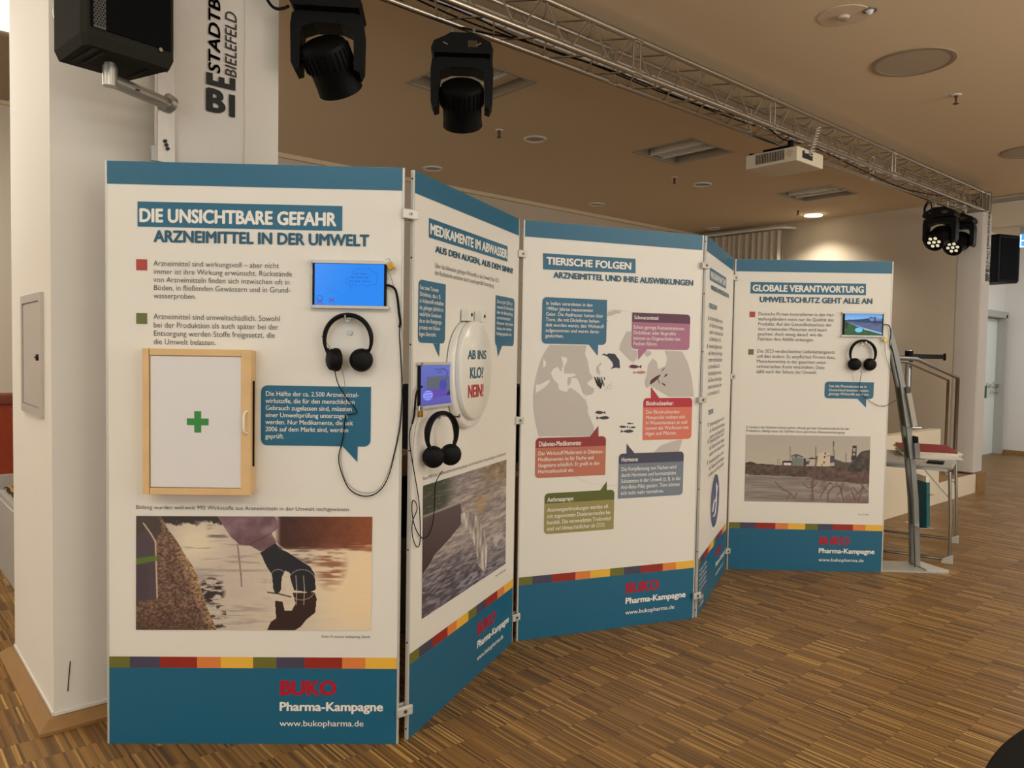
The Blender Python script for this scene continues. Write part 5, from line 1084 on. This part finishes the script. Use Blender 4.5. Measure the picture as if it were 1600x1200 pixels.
MB().prism([(0.14, -0.14), (0.06, 0.10), (0.0, 0.10), (0.0, -0.13)], 0.012, 0.022, 'XY').build('foot_wedge', ALUP, rk)
for x, z, hh in ((0.0, 1.0, 0.02), (0.02, 0.72, 0.02), (0.05, 0.45, 0.02)): pass
MB().box((0.01, 0, 0.284), (0.09, 0.2, 0.004)).build('wire_shelf', CHROME, rk)
MB().box((0.035, 0, 0.50), (0.03, 0.2, 0.004)).build('wire_guard', CHROME, rk)
MB().box((-0.05, 0, 0.73), (0.09, 0.2, 0.004)).build('wire_shelf', CHROME, rk)
MB().box((-0.08, 0, 0.94), (0.06, 0.2, 0.004)).build('wire_shelf', CHROME, rk)
def rack_item(name, label, x, z, w_, d_, h_, lean, m, m2=None):
    p_ = Vector((5.34, 1.995, 0)) + Matrix.Rotation(cr, 3, 'Z') @ Vector((x, -0.0, z)); t = thing(name, label, 'brochure', p_, cr); t.rotation_euler = (0, lean, cr)
    MB().box((0, 0, h_ / 2), (w_, d_, h_)).build('booklets', m, t)
    if m2: MB().box((0, 0, h_ + 0.02), (w_ * .9, d_ * .9, 0.04)).build('booklet_tops', m2, t)
rack_item('brochure_pile', 'teal brochures leaning in the lowest shelf of the literature rack', 0.03, 0.29, 0.022, 0.15, 0.29, -0.04, mat('brochure_teal', (14, 94, 104), 0.5), PAPER)
rack_item('brochure_pile', 'grey leaflets with dark tops in the middle shelf of the literature rack', -0.047, 0.735, 0.032, 0.12, 0.10, -0.1, GREYP, BLACKM)
rack_item('brochure_pile', 'pale grey leaflets with dark tops in the top shelf of the literature rack', -0.072, 0.945, 0.03, 0.12, 0.22, -0.22, mat('leaflet_grey', (176, 172, 162), .6), mat('leaflet_dark', (70, 74, 74), .6))
# barrier post
bp_ = thing('barrier_post', 'steel barrier post with a short black retractable belt', 'barrier post', (7.92, 3.10, 0.19))
MB().lathe([(0.16, 0.0), (0.16, 0.012), (0.05, 0.03), (0.03, 0.035)], n=32).build('foot', STEEL, bp_, True)
MB().cyl((0, 0, 0.03), (0, 0, 1.15), 0.031, n=24).build('pole', STEEL, bp_, True)
MB().cyl((0, 0, 1.15), (0, 0, 1.28), 0.036, n=24).build('post_head', CHROME, bp_, True)
MB().cyl((0, 0, 1.165), (0, 0, 1.275), 0.037, n=24).box((0.03, 0, 1.22), (0.02, 0.04, 0.09)).build('belt_cassette', BLACKM, bp_)
MB().box((0.47, 0.0, 1.222), (0.90, 0.004, 0.048)).build('belt', mat('belt_black', (22, 30, 28), 0.8), bp_)
MB().box((0.93, 0, 1.222), (0.03, 0.02, 0.075), bev=0.003).build('belt_clip', BLACKM, bp_)
MB().box((-0.3, 0, 1.215), (0.05, 0.03, 0.07), bev=0.003).box((-0.16, 0, 1.215), (0.25, 0.004, 0.02)).build('belt_clip', BLACKM, bp_)
# handrail
hr = thing('handrail', 'brushed steel handrail sloping down by the stage steps', 'handrail', (0, 0, 0))
tube('rail', [(6.6, 2.92, 1.40), (7.64, 2.92, 1.385), (8.72, 2.92, 1.195), (8.72, 2.92, 0.2)], 0.02, STEEL, hr, smooth_path=False)
tube('rail', [(6.6, 2.99, 1.37), (7.60, 2.99, 1.355), (8.66, 2.99, 1.17), (8.66, 2.99, 0.2)], 0.014, STEEL, hr, smooth_path=False)
MB().cyl((7.0, 2.95, 0.19), (7.0, 2.95, 1.37), 0.018, n=12).build('support_post', STEEL, hr)

# dark gear stored behind the panels, seen through the gaps
g1 = thing('equipment_case', 'black equipment case behind the gap of the second and third panels', 'case', (2.75, 3.45, 0))
MB().box((0, 0, 0.98), (0.7, 0.5, 0.42), bev=0.01).build('case_body', BLACKM, g1); MB().box((0, 0, 0.38), (0.68, 0.5, 0.76)).build('trolley', WOODT, g1)
MB().box((0, -0.26, 0.70), (0.72, 0.02, 0.03)).build('edge_strip', ALU, g1)
g2 = thing('equipment_trolley', 'dark trolley behind the gap of the first two panels', 'trolley', (1.95, 3.3, 0))
MB().box((0, 0, 0.62), (0.5, 0.4, 0.3), bev=0.01).build('trolley_load', BLACKM, g2); MB().box((0, 0, 0.24), (0.5, 0.4, 0.46)).build('trolley_base', mat('gear_olive', (96, 92, 78), .6), g2)
MB().box((0, 0, 0.82), (0.46, 0.36, 0.10)).build('box_top', WOODT, g2)

# ---- left corner bench
bn = thing('upholstered_bench', 'brown leather backed bench with a patterned seat behind the white pillar', 'bench', (0.7, 4.7, 0))
GR = mat('bench_grey', (176, 172, 168), 0.5)
MB().box((0.55, 0.5, 0.24), (1.1, 1.0, 0.48), bev=0.004).build('bench_base', GR, bn)
MB().box((-0.002, 0.5, 0.44), (0.004, 1.0, 0.006)).build('edge_highlight', WHITEP, bn)  # white strip paints the highlight along the bench side
MB().box((0.55, 0.93, 0.52), (2.0, 0.1, 0.1)).build('back_support', GR, bn)
lb = MB().box((0.45, 0.96, 0.81), (1.9, 0.09, 0.50), bev=0.02, seg=3).build('leather_back', mat('leather_brown', (146, 56, 26), 0.4, bump=(60, 0.2), noise=(5, .12)), bn)
MB().box((0.45, 0.96, 1.035), (1.92, 0.11, 0.075), bev=0.02, seg=3).build('top_roll', mat('leather_dark', (120, 60, 44), 0.45), bn)
# woven seat pattern: dark cloth with yellow waves
sm = bpy.data.materials.new('patterned_cloth'); sm.use_nodes = True; nt = sm.node_tree; wv = nt.nodes.new('ShaderNodeTexWave'); wv.inputs['Scale'].default_value = 9; wv.inputs['Distortion'].default_value = 5; tc = nt.nodes.new('ShaderNodeTexCoord'); nt.links.new(tc.outputs['Object'], wv.inputs['Vector'])
rp = nt.nodes.new('ShaderNodeValToRGB'); rp.color_ramp.interpolation = 'CONSTANT'; rp.color_ramp.elements[0].color = lin((34, 26, 24)) + (1,); rp.color_ramp.elements[1].position = .55; rp.color_ramp.elements[1].color = lin((196, 150, 50)) + (1,); nt.links.new(wv.outputs[0], rp.inputs[0]); nt.links.new(rp.outputs[0], nt.nodes['Principled BSDF'].inputs['Base Color'])
MB().box((0.56, 0.46, 0.486), (1.06, 0.84, 0.02), bev=0.005).build('seat_cushion', sm, bn)

# ---- large round black table cut by the lower right corner
stl = thing('round_table', 'black round table cut by the lower right corner', 'table', (1.495, -0.392, 0))
MB().lathe([(0, 0.69), (0.78, 0.69), (0.80, 0.695), (0.80, 0.715), (0.795, 0.72), (0.0, 0.72)], n=128).build('table_top', mat('black_laminate', (11, 10, 9), 0.8, spec=0.15), stl, True)
MB().lathe([(0.0, 0.02), (0.05, 0.02), (0.045, 0.3), (0.05, 0.69)], n=32).build('pedestal', BLACKM, stl, True)
MB().lathe([(0.0, 0.0), (0.3, 0.0), (0.3, 0.012), (0.05, 0.03), (0.0, 0.03)], n=48).build('foot', BLACKM, stl, True)
